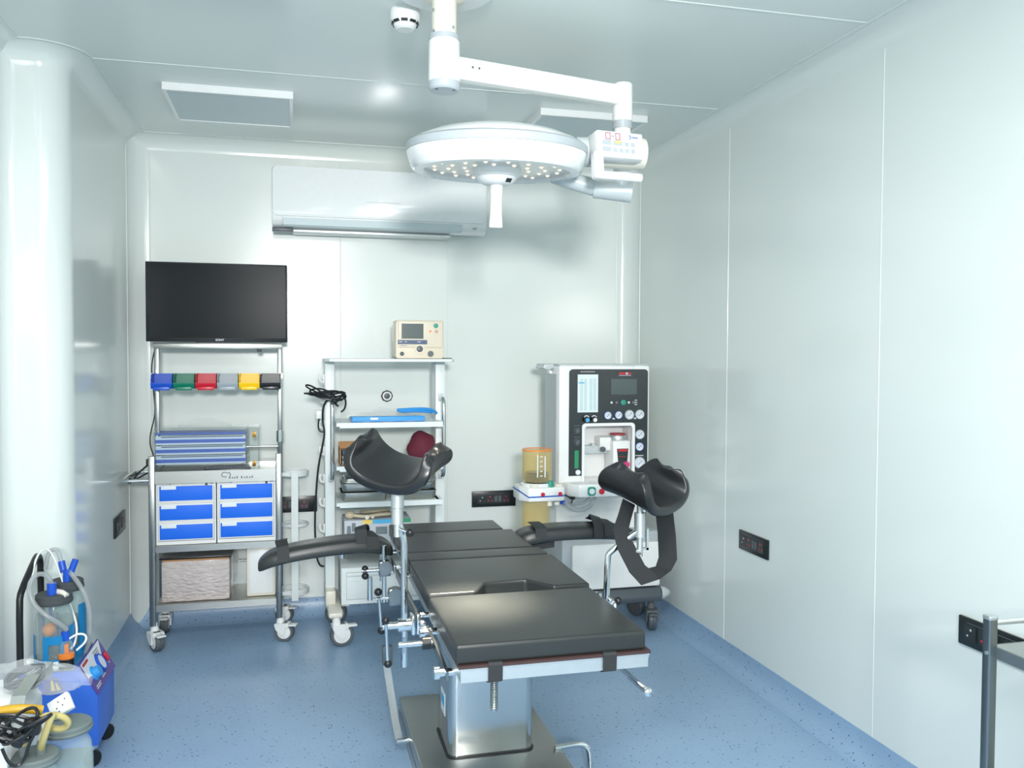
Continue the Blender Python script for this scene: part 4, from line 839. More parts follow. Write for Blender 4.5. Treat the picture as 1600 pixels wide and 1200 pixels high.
# frame and side rails
b = MB().box(0.412, 0.930, 2.15, 2.60, 0.655, 0.692)
leg = b.build('leg_frame', 'frost', OT)
MB().box(0.406, 0.936, 2.146, 2.60, 0.692, 0.700).build('leg_board', 'wood', OT)
MB().box(0.412, 0.930, 2.62, 3.24, 0.664, 0.700).build('seat_frame', 'frost', OT)
MB().box(0.412, 0.905, 3.25, 3.81, 0.670, 0.702).build('back_frame', 'frost', OT)
for x, nm in ((0.372, 'l'), (0.948, 'r')):
    for y0, y1 in ((2.64, 3.22), (3.28, 3.62)):
        rl = MB().box(x-0.005, x+0.005, y0, y1, 0.662, 0.692, bev=0.001).build('side_rail', 'steel', OT)
        for y in (y0+0.04, y1-0.04): MB().cyl((x, y, 0.677), (0.415 if x < 0.6 else 0.90, y, 0.677), 0.009, n=14).build('rail_spacer', 'chrome', rl)
def cushion(poly, z0, z1, name='cushion'):
    b = bmesh.new(); n = len(poly)
    A = [b.verts.new((u, v, z0)) for u, v in poly]; B = [b.verts.new((u, v, z1)) for u, v in poly]
    b.faces.new(A[::-1]); b.faces.new(B)
    for k in range(n): b.faces.new((A[k], A[(k+1) % n], B[(k+1) % n], B[k]))
    bmesh.ops.recalc_face_normals(b, faces=b.faces)
    bmesh.ops.bevel(b, geom=b.edges[:], offset=0.010, segments=4, profile=0.6, affect='EDGES')
    m = MB(); m._merge(b); return m.build(name, 'vinyl', OT)
rect = lambda x0, x1, y0, y1: [(x0, y0), (x1, y0), (x1, y1), (x0, y1)]
lc = cushion(rect(0.400, 0.926, 2.155, 2.615), 0.700, 0.752)
cushion([(0.402, 2.645), (0.556, 2.645), (0.606, 2.745), (0.748, 2.75), (0.815, 2.655), (0.940, 2.655), (0.940, 3.085), (0.402, 3.085)], 0.700, 0.752)
cushion(rect(0.402, 0.930, 3.095, 3.215), 0.700, 0.752)
cushion(rect(0.402, 0.908, 3.225, 3.575), 0.700, 0.752)
cushion(rect(0.402, 0.875, 3.585, 3.79), 0.700, 0.752)
for x in (0.485, 0.800):
    MB().ribbon([(x+0.018, 2.20, 0.703), (x+0.018, 2.147, 0.7025), (x+0.018, 2.1435, 0.698), (x+0.018, 2.1455, 0.655), (x+0.018, 2.16, 0.648), (x+0.018, 2.20, 0.648)], 0.038, 0.002, (1, 0, 0)).build('cushion_strap', 'strap', OT)
# threaded rod, levers
b = MB(); 
for k in range(17): b.lathe([(0.0085, 0), (0.0112, 0.0028), (0.0085, 0.0056)], (0.512, 2.20, 0.56+k*0.0056), n=16)
b.cyl((0.512, 2.20, 0.555), (0.512, 2.20, 0.656), 0.0088, n=16); b.build('threaded_rod', 'steelh', OT)
MB().tube([(0.86, 2.34, 0.645), (0.868, 2.26, 0.638), (0.904, 2.09, 0.610)], 0.009, n=12).ball((0.904, 2.09, 0.610), 0.013).build('release_lever', 'chrome', OT)
MB().cyl((0.930, 2.19, 0.676), (0.945, 2.19, 0.676), 0.014, n=16).build('frame_bolt', 'chrome', OT)
# leg section hinge bars at the left
b = MB().ribbon([(0.385, 2.55, 0.672), (0.385, 2.40, 0.672), (0.392, 2.235, 0.645)], 0.026, 0.008, (0, 0, 1)); b.build('hinge_bar', 'steel', OT)
for y, z in ((2.25, 0.650), (2.52, 0.675)):
    MB().cyl((0.362, y, z), (0.412, y, z), 0.011, n=16).cyl((0.358, y, z), (0.372, y, z), 0.018, n=18).build('hinge_pin', 'chrome', OT)
ck = MB().cyl((0.285, 2.43, 0.672), (0.385, 2.43, 0.672), 0.0085, n=14).build('crank_shaft', 'chrome', OT)
MB().cyl((0.300, 2.43, 0.648), (0.300, 2.43, 0.696), 0.003, n=8).build('cross_pin', 'chrome', ck)
MB().cyl((0.352, 2.43, 0.672), (0.378, 2.43, 0.672), 0.018, n=20).build('shaft_collar', 'black', ck)
for y in (2.60, 2.66):
    MB().cyl((0.375, y, 0.655), (0.395, y, 0.655), 0.012, n=14).build('frame_bolt', 'chrome', OT)
# clamps on the left rail for the arm board
def clamp(x, y, z, sgn):
    c = MB().box(min(x, x-sgn*0.045), max(x, x-sgn*0.045), y-0.018, y+0.018, z-0.03, z+0.03, bev=0.006).cyl((x-sgn*0.02, y-0.022, z+0.005), (x-sgn*0.02, y+0.022, z+0.005), 0.026, n=24).build('rail_clamp', 'steel', OT)
    return c
c = clamp(0.36, 3.33, 0.672, 1)
MB().cyl((0.25, 3.33, 0.665), (0.32, 3.33, 0.665), 0.007, n=12).cyl((0.335, 3.33, 0.54), (0.335, 3.33, 0.76), 0.009, n=14).cyl((0.28, 3.33, 0.55), (0.28, 3.33, 0.64), 0.010, n=14).build('clamp_rod', 'chrome', c)
MB().ball((0.262, 3.32, 0.648), 0.014).ball((0.262, 3.335, 0.672), 0.013).build('clamp_knob', 'black', c)
c = clamp(0.36, 2.99, 0.655, 1)
MB().cyl((0.275, 2.99, 0.650), (0.33, 2.99, 0.650), 0.007, n=12).cyl((0.282, 2.985, 0.655), (0.290, 2.985, 0.545), 0.006, n=10).build('clamp_lever', 'chrome', c)
MB().ball((0.280, 2.985, 0.675), 0.014).build('clamp_knob', 'black', c); MB().ball((0.291, 2.985, 0.540), 0.014).build('clamp_knob', 'black', c)
# floor lever at the left of the base
b = MB().prism([(0.315, 0.34), (0.352, 0.34), (0.352, 0.412), (0.315, 0.412)], XZ, 3.185, 3.215, bev=0.003); b.build('lever_block', 'dgrey', OT)
MB().ribbon([(0.330, 3.20, 0.345), (0.347, 3.20, 0.23), (0.362, 3.20, 0.13), (0.375, 3.20, 0.06), (0.385, 3.20, 0.04)], 0.026, 0.010, (1, 0, 0.15)).build('floor_lever', 'steelh', OT)
MB().cyl((0.368, 3.20, 0.045), (0.415, 3.20, 0.045), 0.013, n=18).build('lever_pivot', 'chrome', OT)
MB().tube([(0.895, 2.885, 0.102), (0.965, 2.885, 0.108), (1.005, 2.884, 0.104), (1.022, 2.878, 0.085), (1.024, 2.872, 0.02)], 0.0105, n=14, smooth=2).build('foot_pedal', 'chrome', OT)

# arm boards
def arm_board(pts, name='arm_board'):
    """pts: (x, y, z of the top, half-width, thickness)"""
    b = bmesh.new(); rows = []
    sec = [(-1, 0.15), (-0.96, 0.7), (-0.8, 0.95), (-0.4, 1.0), (0, 0.97), (0.4, 1.0), (0.8, 0.95), (0.96, 0.7), (1, 0.15), (0.9, -0.02), (0, -0.05), (-0.9, -0.02)]
    for (x, y, z, hw, th) in pts: rows.append([b.verts.new((x, y+u*hw, z-th+v*th)) for u, v in sec])
    n = len(sec)
    for A, B in zip(rows, rows[1:]):
        for k in range(n): b.faces.new((A[k], A[(k+1) % n], B[(k+1) % n], B[k]))
    b.faces.new(rows[0]); b.faces.new(rows[-1]); bmesh.ops.recalc_face_normals(b, faces=b.faces)
    m = MB(); m._merge(b); o = m.build(name, 'vinyl', OT, sharp=1.2); s = o.modifiers.new('s', 'SUBSURF'); s.levels = 2; s.render_levels = 2
    return o
yl = 3.42
L = [(-0.137, yl-0.04, 0.705, 0.020, 0.02), (-0.132, yl-0.04, 0.722, 0.045, 0.045), (-0.10, yl-0.037, 0.748, 0.065, 0.055), (-0.05, yl-0.033, 0.763, 0.075, 0.055), (0.05, yl-0.025, 0.778, 0.080, 0.055), (0.20, yl-0.012, 0.790, 0.082, 0.058), (0.29, yl-0.005, 0.788, 0.08, 0.06), (0.345, yl, 0.772, 0.07, 0.058), (0.374, yl, 0.745, 0.05, 0.04), (0.378, yl, 0.73, 0.02, 0.02)]
al = arm_board(L)
MB().ribbon([(-0.04, yl-0.112, 0.72), (-0.045, yl-0.09, 0.775), (-0.052, yl-0.03, 0.786), (-0.05, yl+0.04, 0.775)], 0.045, 0.003, (1, 0, 0.15)).build('arm_strap', 'strap', al)
lp = [(0.250, yl-0.084, 0.735), (0.250, yl-0.080, 0.785), (0.246, yl-0.07, 0.822), (0.250, yl-0.045, 0.832), (0.262, yl-0.01, 0.818), (0.268, yl+0.03, 0.798), (0.27, yl+0.07, 0.785)]
MB().ribbon(lp, 0.046, 0.003, (1, 0.15, 0.25)).build('arm_strap', 'strap', al)
MB().ribbon([(0.295, yl-0.085, 0.745), (0.292, yl-0.075, 0.792), (0.286, yl-0.02, 0.800), (0.28, yl+0.05, 0.796)], 0.05, 0.003, (1, 0, -0.3)).build('arm_strap', 'strap', al)
MB().cyl((0.18, yl, 0.70), (0.18, yl, 0.725), 0.012, n=14).cyl((0.335, yl, 0.60), (0.335, yl, 0.73), 0.009, n=14).build('board_post', 'chrome', al)
yr = 3.46
Rr = [(0.885, yr, 0.705, 0.02, 0.02), (0.888, yr, 0.742, 0.05, 0.045), (0.91, yr, 0.765, 0.07, 0.058), (0.96, yr, 0.780, 0.078, 0.060), (1.05, yr, 0.787, 0.08, 0.058), (1.20, yr, 0.787, 0.08, 0.058), (1.32, yr, 0.779, 0.078, 0.058), (1.39, yr, 0.765, 0.07, 0.056), (1.425, yr, 0.745, 0.045, 0.04), (1.432, yr, 0.73, 0.02, 0.02)]
ar = arm_board(Rr)
MB().ribbon([(1.235, yr-0.083, 0.735), (1.235, yr-0.078, 0.785), (1.228, yr-0.06, 0.812), (1.236, yr-0.02, 0.818), (1.25, yr+0.03, 0.800), (1.25, yr+0.07, 0.785)], 0.048, 0.003, (1, 0.1, -0.35)).ribbon([(1.285, yr-0.083, 0.745), (1.282, yr-0.075, 0.792), (1.276, yr, 0.800), (1.27, yr+0.06, 0.79)], 0.05, 0.003, (1, 0, -0.2)).build('arm_strap', 'strap', ar)
MB().ribbon([(0.985, yr-0.08, 0.75), (0.985, yr-0.074, 0.785), (0.985, yr-0.02, 0.792), (0.985, yr+0.05, 0.79)], 0.05, 0.003, (1, 0, 0)).build('arm_strap', 'strap', ar)
MB().prism([(0.89, 0.705), (1.05, 0.725), (1.05, 0.70), (0.92, 0.685)], XZ, yr-0.05, yr+0.05).build('board_support', 'strap', ar)

# leg rests
def leg_pad(parent, ctr, axis, dip, lean, tall=1.0, wide=1.0):
    """moulded gutter cushion with two tall rounded wings; axis = heading of the gutter, dip = near end down, lean = sideways roll"""
    prof = [(-0.112, 0.128), (-0.118, 0.085), (-0.108, 0.045), (-0.078, 0.014), (-0.035, 0.0), (0.035, 0.0), (0.078, 0.014), (0.108, 0.045), (0.118, 0.085), (0.112, 0.128)]
    for _ in range(2):
        q = [prof[0]]
        for a, c in zip(prof, prof[1:]): q += [(a[0]*.75+c[0]*.25, a[1]*.75+c[1]*.25), (a[0]*.25+c[0]*.75, a[1]*.25+c[1]*.75)]
        prof = q+[prof[-1]]
    mt = Matrix.Translation(ctr) @ Matrix.Rotation(axis, 4, 'Z') @ Matrix.Rotation(dip, 4, 'X') @ Matrix.Rotation(lean, 4, 'Y')
    b = bmesh.new(); nv = 14; g = []; n = len(prof)
    for i, (p, q) in enumerate(prof):
        u = abs(2*i/(n-1)-1); L = 0.108*math.sqrt(max(0.16, 1-(max(0.0, u-0.30)/0.73)**2.4))
        row = []
        for j in range(nv+1):
            v = 2*j/nv-1; row.append(b.verts.new(mt @ Vector((p*wide*(1+0.10*v*v*u), v*L, q*tall-0.012*v*v*(1-u)))))
        g.append(row)
    for i in range(n-1):
        for j in range(nv): b.faces.new((g[i][j], g[i][j+1], g[i+1][j+1], g[i+1][j]))
    bmesh.ops.recalc_face_normals(b, faces=b.faces)
    b.faces.ensure_lookup_table()
    m = MB(); m._merge(b); o = m.build('leg_pad', 'leather', parent, sharp=3)
    s = o.modifiers.new('thick', 'SOLIDIFY'); s.thickness = 0.036; s.offset = 0; s.use_even_offset = True
    sb = o.modifiers.new('round', 'SUBSURF'); sb.levels = 2; sb.render_levels = 2
    return o
# left
x, y = 0.330, 2.66
hl = MB().tube([(x, y, 0.525), (x, y, 0.915), (x-0.004, y, 0.935), (x-0.022, y, 1.0)], 0.0105, n=16).build('leg_holder', 'chrome', OT)
c = MB().cyl((0.262, y, 0.656), (0.315, y, 0.656), 0.012, n=16).cyl((0.31, y, 0.656), (0.352, y, 0.656), 0.021, n=22).box(0.350, 0.362, y-0.030, y+0.030, 0.630, 0.690, bev=0.004).box(0.366, 0.380, y-0.022, y+0.022, 0.628, 0.692, bev=0.004).build('holder_clamp', 'chrome', hl)
MB().cyl((0.272, y-0.012, 0.668), (0.277, y-0.012, 0.545), 0.0055, n=12).build('clamp_lever', 'chrome', hl)
MB().ball((0.271, y-0.012, 0.678), 0.0125).build('lever_knob', 'black', hl); MB().ball((0.278, y-0.012, 0.542), 0.0125).build('lever_knob', 'black', hl)
MB().cyl((x-0.021, y, 0.975), (x-0.021, y, 1.025), 0.0185, n=22).cyl((x-0.021, y, 1.026), (x-0.021, y, 1.075), 0.020, n=22).cyl((x-0.021, y, 0.935), (x-0.021, y, 0.975), 0.011, n=16).build('sleeve', 'frost', hl)
MB().cyl((x-0.021, y, 1.075), (x-0.019, y, 1.105), 0.008, 0.013, n=18).cyl((x-0.019, y, 1.105), (x-0.018, y, 1.125), 0.013, n=18).build('stem', 'chrome', hl)
MB().tube([(x-0.020, y-0.012, 0.962), (x-0.004, y-0.02, 0.957), (x+0.010, y-0.026, 0.952)], 0.0045, n=10).build('side_lever', 'chrome', hl)
MB().ball((x+0.014, y-0.028, 0.951), 0.013).build('lever_knob', 'black', hl)
leg_pad(hl, (0.314, y+0.01, 1.136), -0.62, 0.30, 0.16, 0.74, 1.05)
# right
x, y = 0.985, 2.62
hr_ = MB().tube([(x, y, 0.70), (x+0.003, y, 0.845), (x+0.012, y, 0.862), (1.095, y, 0.925)], 0.0105, n=16, smooth=1).build('leg_holder', 'chrome', OT)
MB().box(0.953, 1.015, y-0.015, y+0.015, 0.680, 0.702, bev=0.004).cyl((0.958, y, 0.69), (0.958, y, 0.73), 0.012, n=14).box(0.940, 0.958, y-0.02, y+0.02, 0.66, 0.70, bev=0.003).build('holder_clamp', 'chrome', hr_)
MB().tube([(1.012, y-0.01, 0.692), (1.000, y-0.03, 0.655), (0.992, y-0.03, 0.635)], 0.005, n=10).build('clamp_lever', 'chrome', hr_)
MB().ball((1.022, y-0.01, 0.700), 0.0135).build('lever_knob', 'black', hr_); MB().ball((0.99, y-0.018, 0.707), 0.009).build('lever_knob', 'chrome', hr_)
MB().cyl((1.100, y, 0.905), (1.100, y, 0.985), 0.019, n=22).cyl((1.100, y, 0.84), (1.100, y, 0.905), 0.010, n=16).cyl((1.100, y, 0.985), (1.101, y, 1.03), 0.011, n=16).build('sleeve', 'frost', hr_)
MB().box(1.105, 1.130, y-0.004, y+0.004, 0.860, 0.868).box(1.122, 1.130, y-0.004, y+0.004, 0.86, 0.93).cyl((1.08, y-0.01, 0.86), (1.10, y-0.01, 0.855), 0.007, n=10).build('side_lever', 'chrome', hr_)
leg_pad(hr_, (1.107, y+0.01, 1.038), 0.62, 0.32, 0.05, 0.76, 1.05)
rp = [(1.065, y+0.01, 1.02), (1.045, y, 0.97), (1.028, y-0.01, 0.93), (1.04, y-0.02, 0.885), (1.075, y-0.03, 0.815), (1.10, y-0.03, 0.785), (1.14, y-0.02, 0.785), (1.185, y, 0.795), (1.205, y+0.01, 0.825), (1.205, y+0.02, 0.90), (1.195, y+0.02, 0.98), (1.18, y+0.02, 1.02)]
MB().ribbon(rp, 0.068, 0.003, [(1, 0.55, 0.5)]*3+[(1, 0.5, 0.5)]*3+[(0.2, 1, 0.3)]*2+[(0.6, -1, 0.0)]*0+[(-0.7, 1, 0.1)]*4).build('leg_strap', 'strap', hr_)

# ---------------------------------------------------------------- blue suction unit by the column
def hose(name, pts, r, m, parent, sm=2): return MB().tube(pts, r, n=12, smooth=sm).build(name, m, parent)
SU = thing('suction_unit', 'blue suction unit with two glass jars beside the white column', 'suction unit', (-0.82, 3.47, 0))
sy0, sy1 = 3.325, 3.615
body = [(-0.955, 0.085), (-0.690, 0.085), (-0.690, 0.272), (-0.752, 0.380), (-0.765, 0.368), (-0.955, 0.368)]
MB().prism(body, XZ, sy0, sy1, bev=0.004).build('body', 'sucblue', SU)
MB().box(-0.955, -0.765, sy0-0.003, sy1, 0.368, 0.374, bev=0.001).build('top_plate', 'chrome', SU)
T0 = Vector((-0.752, sy0, 0.380)); tv = Vector((0.062, 0, -0.108)); sv = Vector((0, sy1-sy0, 0)); nv_ = Vector((0.867, 0, 0.498))
pf = lambda s, t, d: T0 + sv*s + tv*t + nv_*d
pnl = MB().prism([(-0.01, -0.03), (1.01, -0.03), (1.01, 1.0), (-0.01, 1.0)], pf, 0.0, 0.006).build('control_panel', 'purple', SU)
MB().prism([(0.01, 0.0), (0.99, 0.0), (0.67, 0.64), (0.0, 0.44)], pf, 0.006, 0.0068).build('panel_print', 'label', pnl)
MB().prism([(0.04, 0.04), (0.30, 0.04), (0.30, 0.12), (0.04, 0.12)], pf, 0.0068, 0.0074).build('brand_print', 'inkred', pnl)
b = MB()
for k in range(4): b.prism([(0.55, 0.10+k*0.07), (0.80-k*0.02, 0.10+k*0.07), (0.80-k*0.02, 0.13+k*0.07), (0.55, 0.13+k*0.07)], pf, 0.0068, 0.0074)
b.build('text_lines', 'ink', pnl)
b = MB()
for s0, t0, w_ in ((0.05, 0.86, 0.2), (0.06, 0.80, 0.22), (0.40, 0.80, 0.16), (0.86, 0.72, 0.05)): b.prism([(s0, t0), (s0+w_, t0), (s0+w_, t0+0.03), (s0, t0+0.03)], pf, 0.006, 0.0066)
b.build('small_print', 'inkwhite', pnl)
g_ = MB().lathe([(0.036, 0), (0.036, 0.008), (0.031, 0.012), (0.028, 0.009), (0, 0.009)], pf(0.59, 0.48, 0.006), nv_, 32).build('vacuum_gauge', 'bblue', pnl)
MB().lathe([(0.027, 0), (0.027, 0.001), (0, 0.001)], pf(0.59, 0.48, 0.0155), nv_, 28).build('gauge_face', 'gface', g_)
MB().lathe([(0.028, 0), (0.028, 0.004), (0.022, 0.006), (0.020, 0.026), (0, 0.027)], pf(0.22, 0.50, 0.006), nv_, 24).build('regulator_knob', 'padblue', pnl)
MB().prism([(0.84, 0.40), (0.95, 0.40), (0.95, 0.66), (0.84, 0.66)], pf, 0.006, 0.014, bev=0.002).build('power_switch', 'red', pnl)
MB().tube([(-0.945, 3.345, 0.372), (-0.945, 3.345, 0.62), (-0.943, 3.36, 0.655), (-0.935, 3.50, 0.735), (-0.933, 3.53, 0.745), (-0.933, 3.56, 0.725), (-0.933, 3.565, 0.68), (-0.933, 3.565, 0.37)], 0.0115, n=16, smooth=1).build('carry_handle', 'black', SU)
def jar(parent, x, y, z0, h, r, lidm='rubber', lidh=0.032):
    j = MB().lathe([(0, 0), (r*0.95, 0), (r, 0.01), (r, h*0.72), (r*0.94, h*0.86), (r*0.72, h*0.97), (r*0.72, h), (r*0.66, h), (r*0.66, h*0.96), (r*0.9, h*0.84), (r*0.95, h*0.7), (r*0.95, 0.012), (0, 0.008)], (x, y, z0), n=36).build('glass_jar', 'glass', parent)
    MB().lathe([(0, 0), (r*0.97, 0.0), (r*1.02, 0.006), (r*1.0, lidh*0.55), (r*0.97, lidh*0.6), (r*0.98, lidh), (r*0.9, lidh+0.004), (0, lidh+0.004)], (x, y, z0+h), n=36).build('jar_lid', lidm, j)
    return j
j1 = jar(SU, -0.846, 3.395, 0.376, 0.222, 0.062); j2 = jar(SU, -0.836, 3.530, 0.376, 0.235, 0.060)
MB().ball((-0.858, 3.38, 0.505), 0.024).build('float_ball', 'orange', j1)
MB().box(-0.885, -0.88, 3.372, 3.40, 0.47, 0.55).box(-0.838, -0.833, 3.372, 3.40, 0.46, 0.56).box(-0.885, -0.833, 3.385, 3.40, 0.545, 0.55).cyl((-0.858, 3.392, 0.55), (-0.858, 3.392, 0.60), 0.006, n=10).build('float_cage', 'inkblue', j1)
def holder(x, y, r, spans):
    m = MB()
    for a0_, a1_, z0, z1 in spans:
        n = max(2, int(abs(a1_-a0_)/8)); o_ = arc(0, 0, r, math.radians(a0_), math.radians(a1_), n); i_ = arc(0, 0, r-0.0022, math.radians(a1_), math.radians(a0_), n)
        m.prism(o_+i_, lambda u, v, d: (x+u, y+v, d), z0, z1)
    m.build('bottle_holder', 'ringblue', SU)
holder(-0.846, 3.395, 0.067, [(0, 360, 0.374, 0.408), (-175, -145, 0.40, 0.492), (-110, -93, 0.40, 0.492), (-93, -62, 0.462, 0.492), (-62, -45, 0.40, 0.492), (-30, 10, 0.40, 0.52), (40, 120, 0.40, 0.50)])
holder(-0.836, 3.530, 0.066, [(0, 360, 0.374, 0.408), (-40, 20, 0.40, 0.56), (60, 140, 0.40, 0.50)])
lz = 0.635
MB().cyl((-0.847, 3.372, lz-0.012), (-0.847, 3.372, lz+0.04), 0.016, n=18).build('hose_connector', 'bblue', j1)
MB().cyl((-0.828, 3.50, lz+0.01), (-0.826, 3.50, lz+0.055), 0.014, n=16).cyl((-0.815, 3.51, lz+0.045), (-0.800, 3.515, lz+0.090), 0.012, n=16).build('hose_connector', 'bblue', j2)
MB().cyl((-0.840, 3.51, lz+0.045), (-0.850, 3.52, lz+0.085), 0.012, n=14).build('hose_connector', 'bblue', j2)
MB().tube([(-0.835, 3.385, lz+0.005), (-0.812, 3.37, lz+0.004), (-0.795, 3.36, lz-0.006)], 0.010, n=12).build('nozzle', 'cream', j1)
hose('suction_hose', [(-0.848, 3.372, lz+0.04), (-0.855, 3.36, lz+0.07), (-0.885, 3.35, lz+0.085), (-0.915, 3.345, lz+0.05), (-0.905, 3.335, lz-0.01), (-0.865, 3.325, lz-0.055), (-0.825, 3.325, lz-0.085), (-0.800, 3.335, lz-0.11), (-0.795, 3.345, lz-0.125)], 0.0085, 'tube', SU)
hose('suction_hose', [(-0.820, 3.50, lz+0.05), (-0.79, 3.48, lz+0.02), (-0.755, 3.47, lz-0.04), (-0.742, 3.47, lz-0.12), (-0.748, 3.48, lz-0.20), (-0.765, 3.50, lz-0.26)], 0.0085, 'tube', SU)
hose('suction_hose', [(-0.850, 3.52, lz+0.08), (-0.868, 3.54, lz+0.13), (-0.90, 3.55, lz+0.12), (-0.915, 3.56, lz+0.05)], 0.008, 'tube', SU)
hose('thin_tube', [(-0.925, 3.40, lz+0.02), (-0.93, 3.50, lz+0.12), (-0.90, 3.55, lz+0.135), (-0.86, 3.52, lz+0.06), (-0.81, 3.46, lz-0.06), (-0.77, 3.40, lz-0.13), (-0.775, 3.38, lz-0.19), (-0.785, 3.36, lz-0.20)], 0.004, 'white', SU)
hose('thin_tube', [(-0.788, 3.35, lz-0.16), (-0.76, 3.36, lz-0.145), (-0.735, 3.37, lz-0.155), (-0.735, 3.365, lz-0.18), (-0.765, 3.355, lz-0.205)], 0.004, 'white', SU)
fx, fy = -0.797, 3.350
ft = MB().lathe([(0, 0), (0.024, 0), (0.025, 0.008), (0.024, 0.034), (0, 0.034)], (fx, fy, 0.374), n=24).build('filter', 'black', SU)
MB().lathe([(0.024, 0), (0.027, 0.003), (0.027, 0.018), (0.022, 0.020), (0, 0.020)], (fx, fy, 0.406), n=24).cyl((fx, fy, 0.424), (fx, fy, 0.458), 0.009, n=16).build('filter_cup', 'orange', ft)
MB().lathe([(0.022, 0), (0.022, 0.030), (0.015, 0.044), (0.010, 0.046)], (fx, fy, 0.425), n=24).build('filter_dome', 'glass', ft)
MB().cyl((fx, fy, 0.470), (fx-0.004, fy, 0.505), 0.012, 0.014, n=16).build('filter_connector', 'bblue', ft)
for (x, y) in ((-0.715, 3.355), (-0.93, 3.355), (-0.715, 3.585), (-0.93, 3.585)):
    c = MB().lathe([(0.020, 0.0), (0.020, -0.012), (0.012, -0.024), (0, -0.024)], (x, y, 0.086), n=18).build('caster', 'chrome', SU)
    MB().lathe([(0.0, -0.011), (0.026, -0.011), (0.030, -0.006), (0.030, 0.006), (0.026, 0.011), (0, 0.011)], (x, y, 0.030), (0.6, -0.8, 0), 22).build('wheel', 'black', c)
st_ = MB().prism([(-0.868, 0.288), (-0.872, 0.315), (-0.858, 0.345), (-0.840, 0.356), (-0.820, 0.345), (-0.805, 0.318), (-0.800, 0.292), (-0.83, 0.285)], XZ, sy0-0.0012, sy0+0.001).build('side_sticker', 'inkblue', SU)
MB().prism([(-0.842, 0.30), (-0.842, 0.338), (-0.836, 0.338), (-0.828, 0.30)], XZ, sy0-0.002, sy0-0.001).prism([(-0.822, 0.30), (-0.828, 0.328), (-0.822, 0.326), (-0.810, 0.302)], XZ, sy0-0.002, sy0-0.001).build('sticker_print', 'yellow', st_)
pl = thing('mains_plug', 'white three-pin plug lying on the blue suction unit before the jars', 'plug', (-0.833, 3.335, 0.374))
MB().box(-0.858, -0.818, 3.327, 3.352, 0.3745, 0.402, bev=0.004).build('plug_body', 'white', pl)
b = MB()
for x in (-0.851, -0.828): b.cyl((x, 3.34, 0.400), (x, 3.34, 0.420), 0.003, n=10)
b.cyl((-0.840, 3.347, 0.400), (-0.840, 3.347, 0.424), 0.0035, n=10); b.build('pins', 'chrome', pl)

# ---------------------------------------------------------------- white suction unit in the near left corner
SW = thing('suction_unit', 'white suction unit with grey-lidded jars and yellowed hoses, nearest the camera', 'suction unit', (-0.76, 2.38, 0))
MB().prism([(-1.0, 0.03), (-0.668, 0.03), (-0.668, 0.575), (-0.690, 0.612), (-0.72, 0.622), (-1.0, 0.622)], XZ, 2.26, 2.56, bev=0.010).build('body', 'white', SW)
MB().box(-0.668, -0.50, 2.24, 2.56, 0.03, 0.262, bev=0.01).build('jar_shelf', 'white', SW)
for (x, y) in ((-0.95, 2.29), (-0.95, 2.53), (-0.54, 2.29), (-0.54, 2.53)):
    MB().cyl((x, y, 0.0), (x, y, 0.034), 0.016, n=14).build('foot', 'black', SW)
MB().ribbon([(-0.710, 2.30, 0.60), (-0.672, 2.29, 0.615), (-0.657, 2.29, 0.638), (-0.657, 2.31, 0.660), (-0.654, 2.42, 0.672), (-0.648, 2.52, 0.668), (-0.652, 2.54, 0.64), (-0.70, 2.54, 0.60)], 0.032, 0.003, [(1, 0, 0)]*8).build('strap_handle', 'steelh', SW)
ja = jar(SW, -0.622, 2.30, 0.262, 0.235, 0.057, 'lid', 0.018)
jb = jar(SW, -0.575, 2.41, 0.262, 0.262, 0.062, 'lid', 0.018)
MB().box(-0.600, -0.555, 2.345, 2.349, 0.42, 0.45).build('jar_label', 'label', jb)
for p, q in (((-0.642, 2.292, 0.515), (-0.644, 2.292, 0.545)), ((-0.606, 2.295, 0.515), (-0.604, 2.295, 0.548))):
    MB().cyl(p, q, 0.011, n=14).build('lid_port', 'lid', ja)
hose('suction_hose', [(-0.643, 2.292, 0.530), (-0.638, 2.286, 0.586), (-0.611, 2.284, 0.610), (-0.579, 2.29, 0.617), (-0.552, 2.305, 0.599), (-0.547, 2.32, 0.575), (-0.566, 2.325, 0.562), (-0.590, 2.325, 0.568)], 0.0078, 'hoseyel', SW)
hose('suction_hose', [(-0.605, 2.295, 0.530), (-0.598, 2.275, 0.550), (-0.587, 2.262, 0.580), (-0.575, 2.258, 0.615), (-0.567, 2.26, 0.630)], 0.0082, 'hoseyel', SW)
MB().cyl((-0.612, 2.33, 0.535), (-0.612, 2.33, 0.592), 0.010, n=14).build('spare_connector', 'white', SW)
hose('rubber_hose', [(-0.80, 2.25, 0.628), (-0.72, 2.245, 0.645), (-0.66, 2.245, 0.655), (-0.62, 2.25, 0.650), (-0.592, 2.26, 0.640)], 0.011, 'hosemus', SW)
o = thing('cord_bundle', 'tangled black power cord on top of the white suction unit', 'cable', (-0.66, 2.27, 0.62))
b = MB()
random.seed(11)
for k in range(6):
    cx_, cz_, a_, c_ = -0.695+0.016*k, 0.618+0.008*math.sin(k*2), 0.034+0.009*(k % 3), 0.026+0.007*((k*2) % 3)
    b.tube([(cx_+a_*math.cos(t+k), 2.232-0.003*k+0.012*math.sin(2*t), cz_+c_*math.sin(t)*0.9) for t in [j*2*PI/18 for j in range(18)]], 0.0042, n=6, cyc=True)
b.tube([(-0.67, 2.225, 0.57), (-0.655, 2.22, 0.535), (-0.640, 2.23, 0.520), (-0.625, 2.235, 0.535), (-0.615, 2.23, 0.57), (-0.60, 2.235, 0.60)], 0.004, n=6, smooth=2)
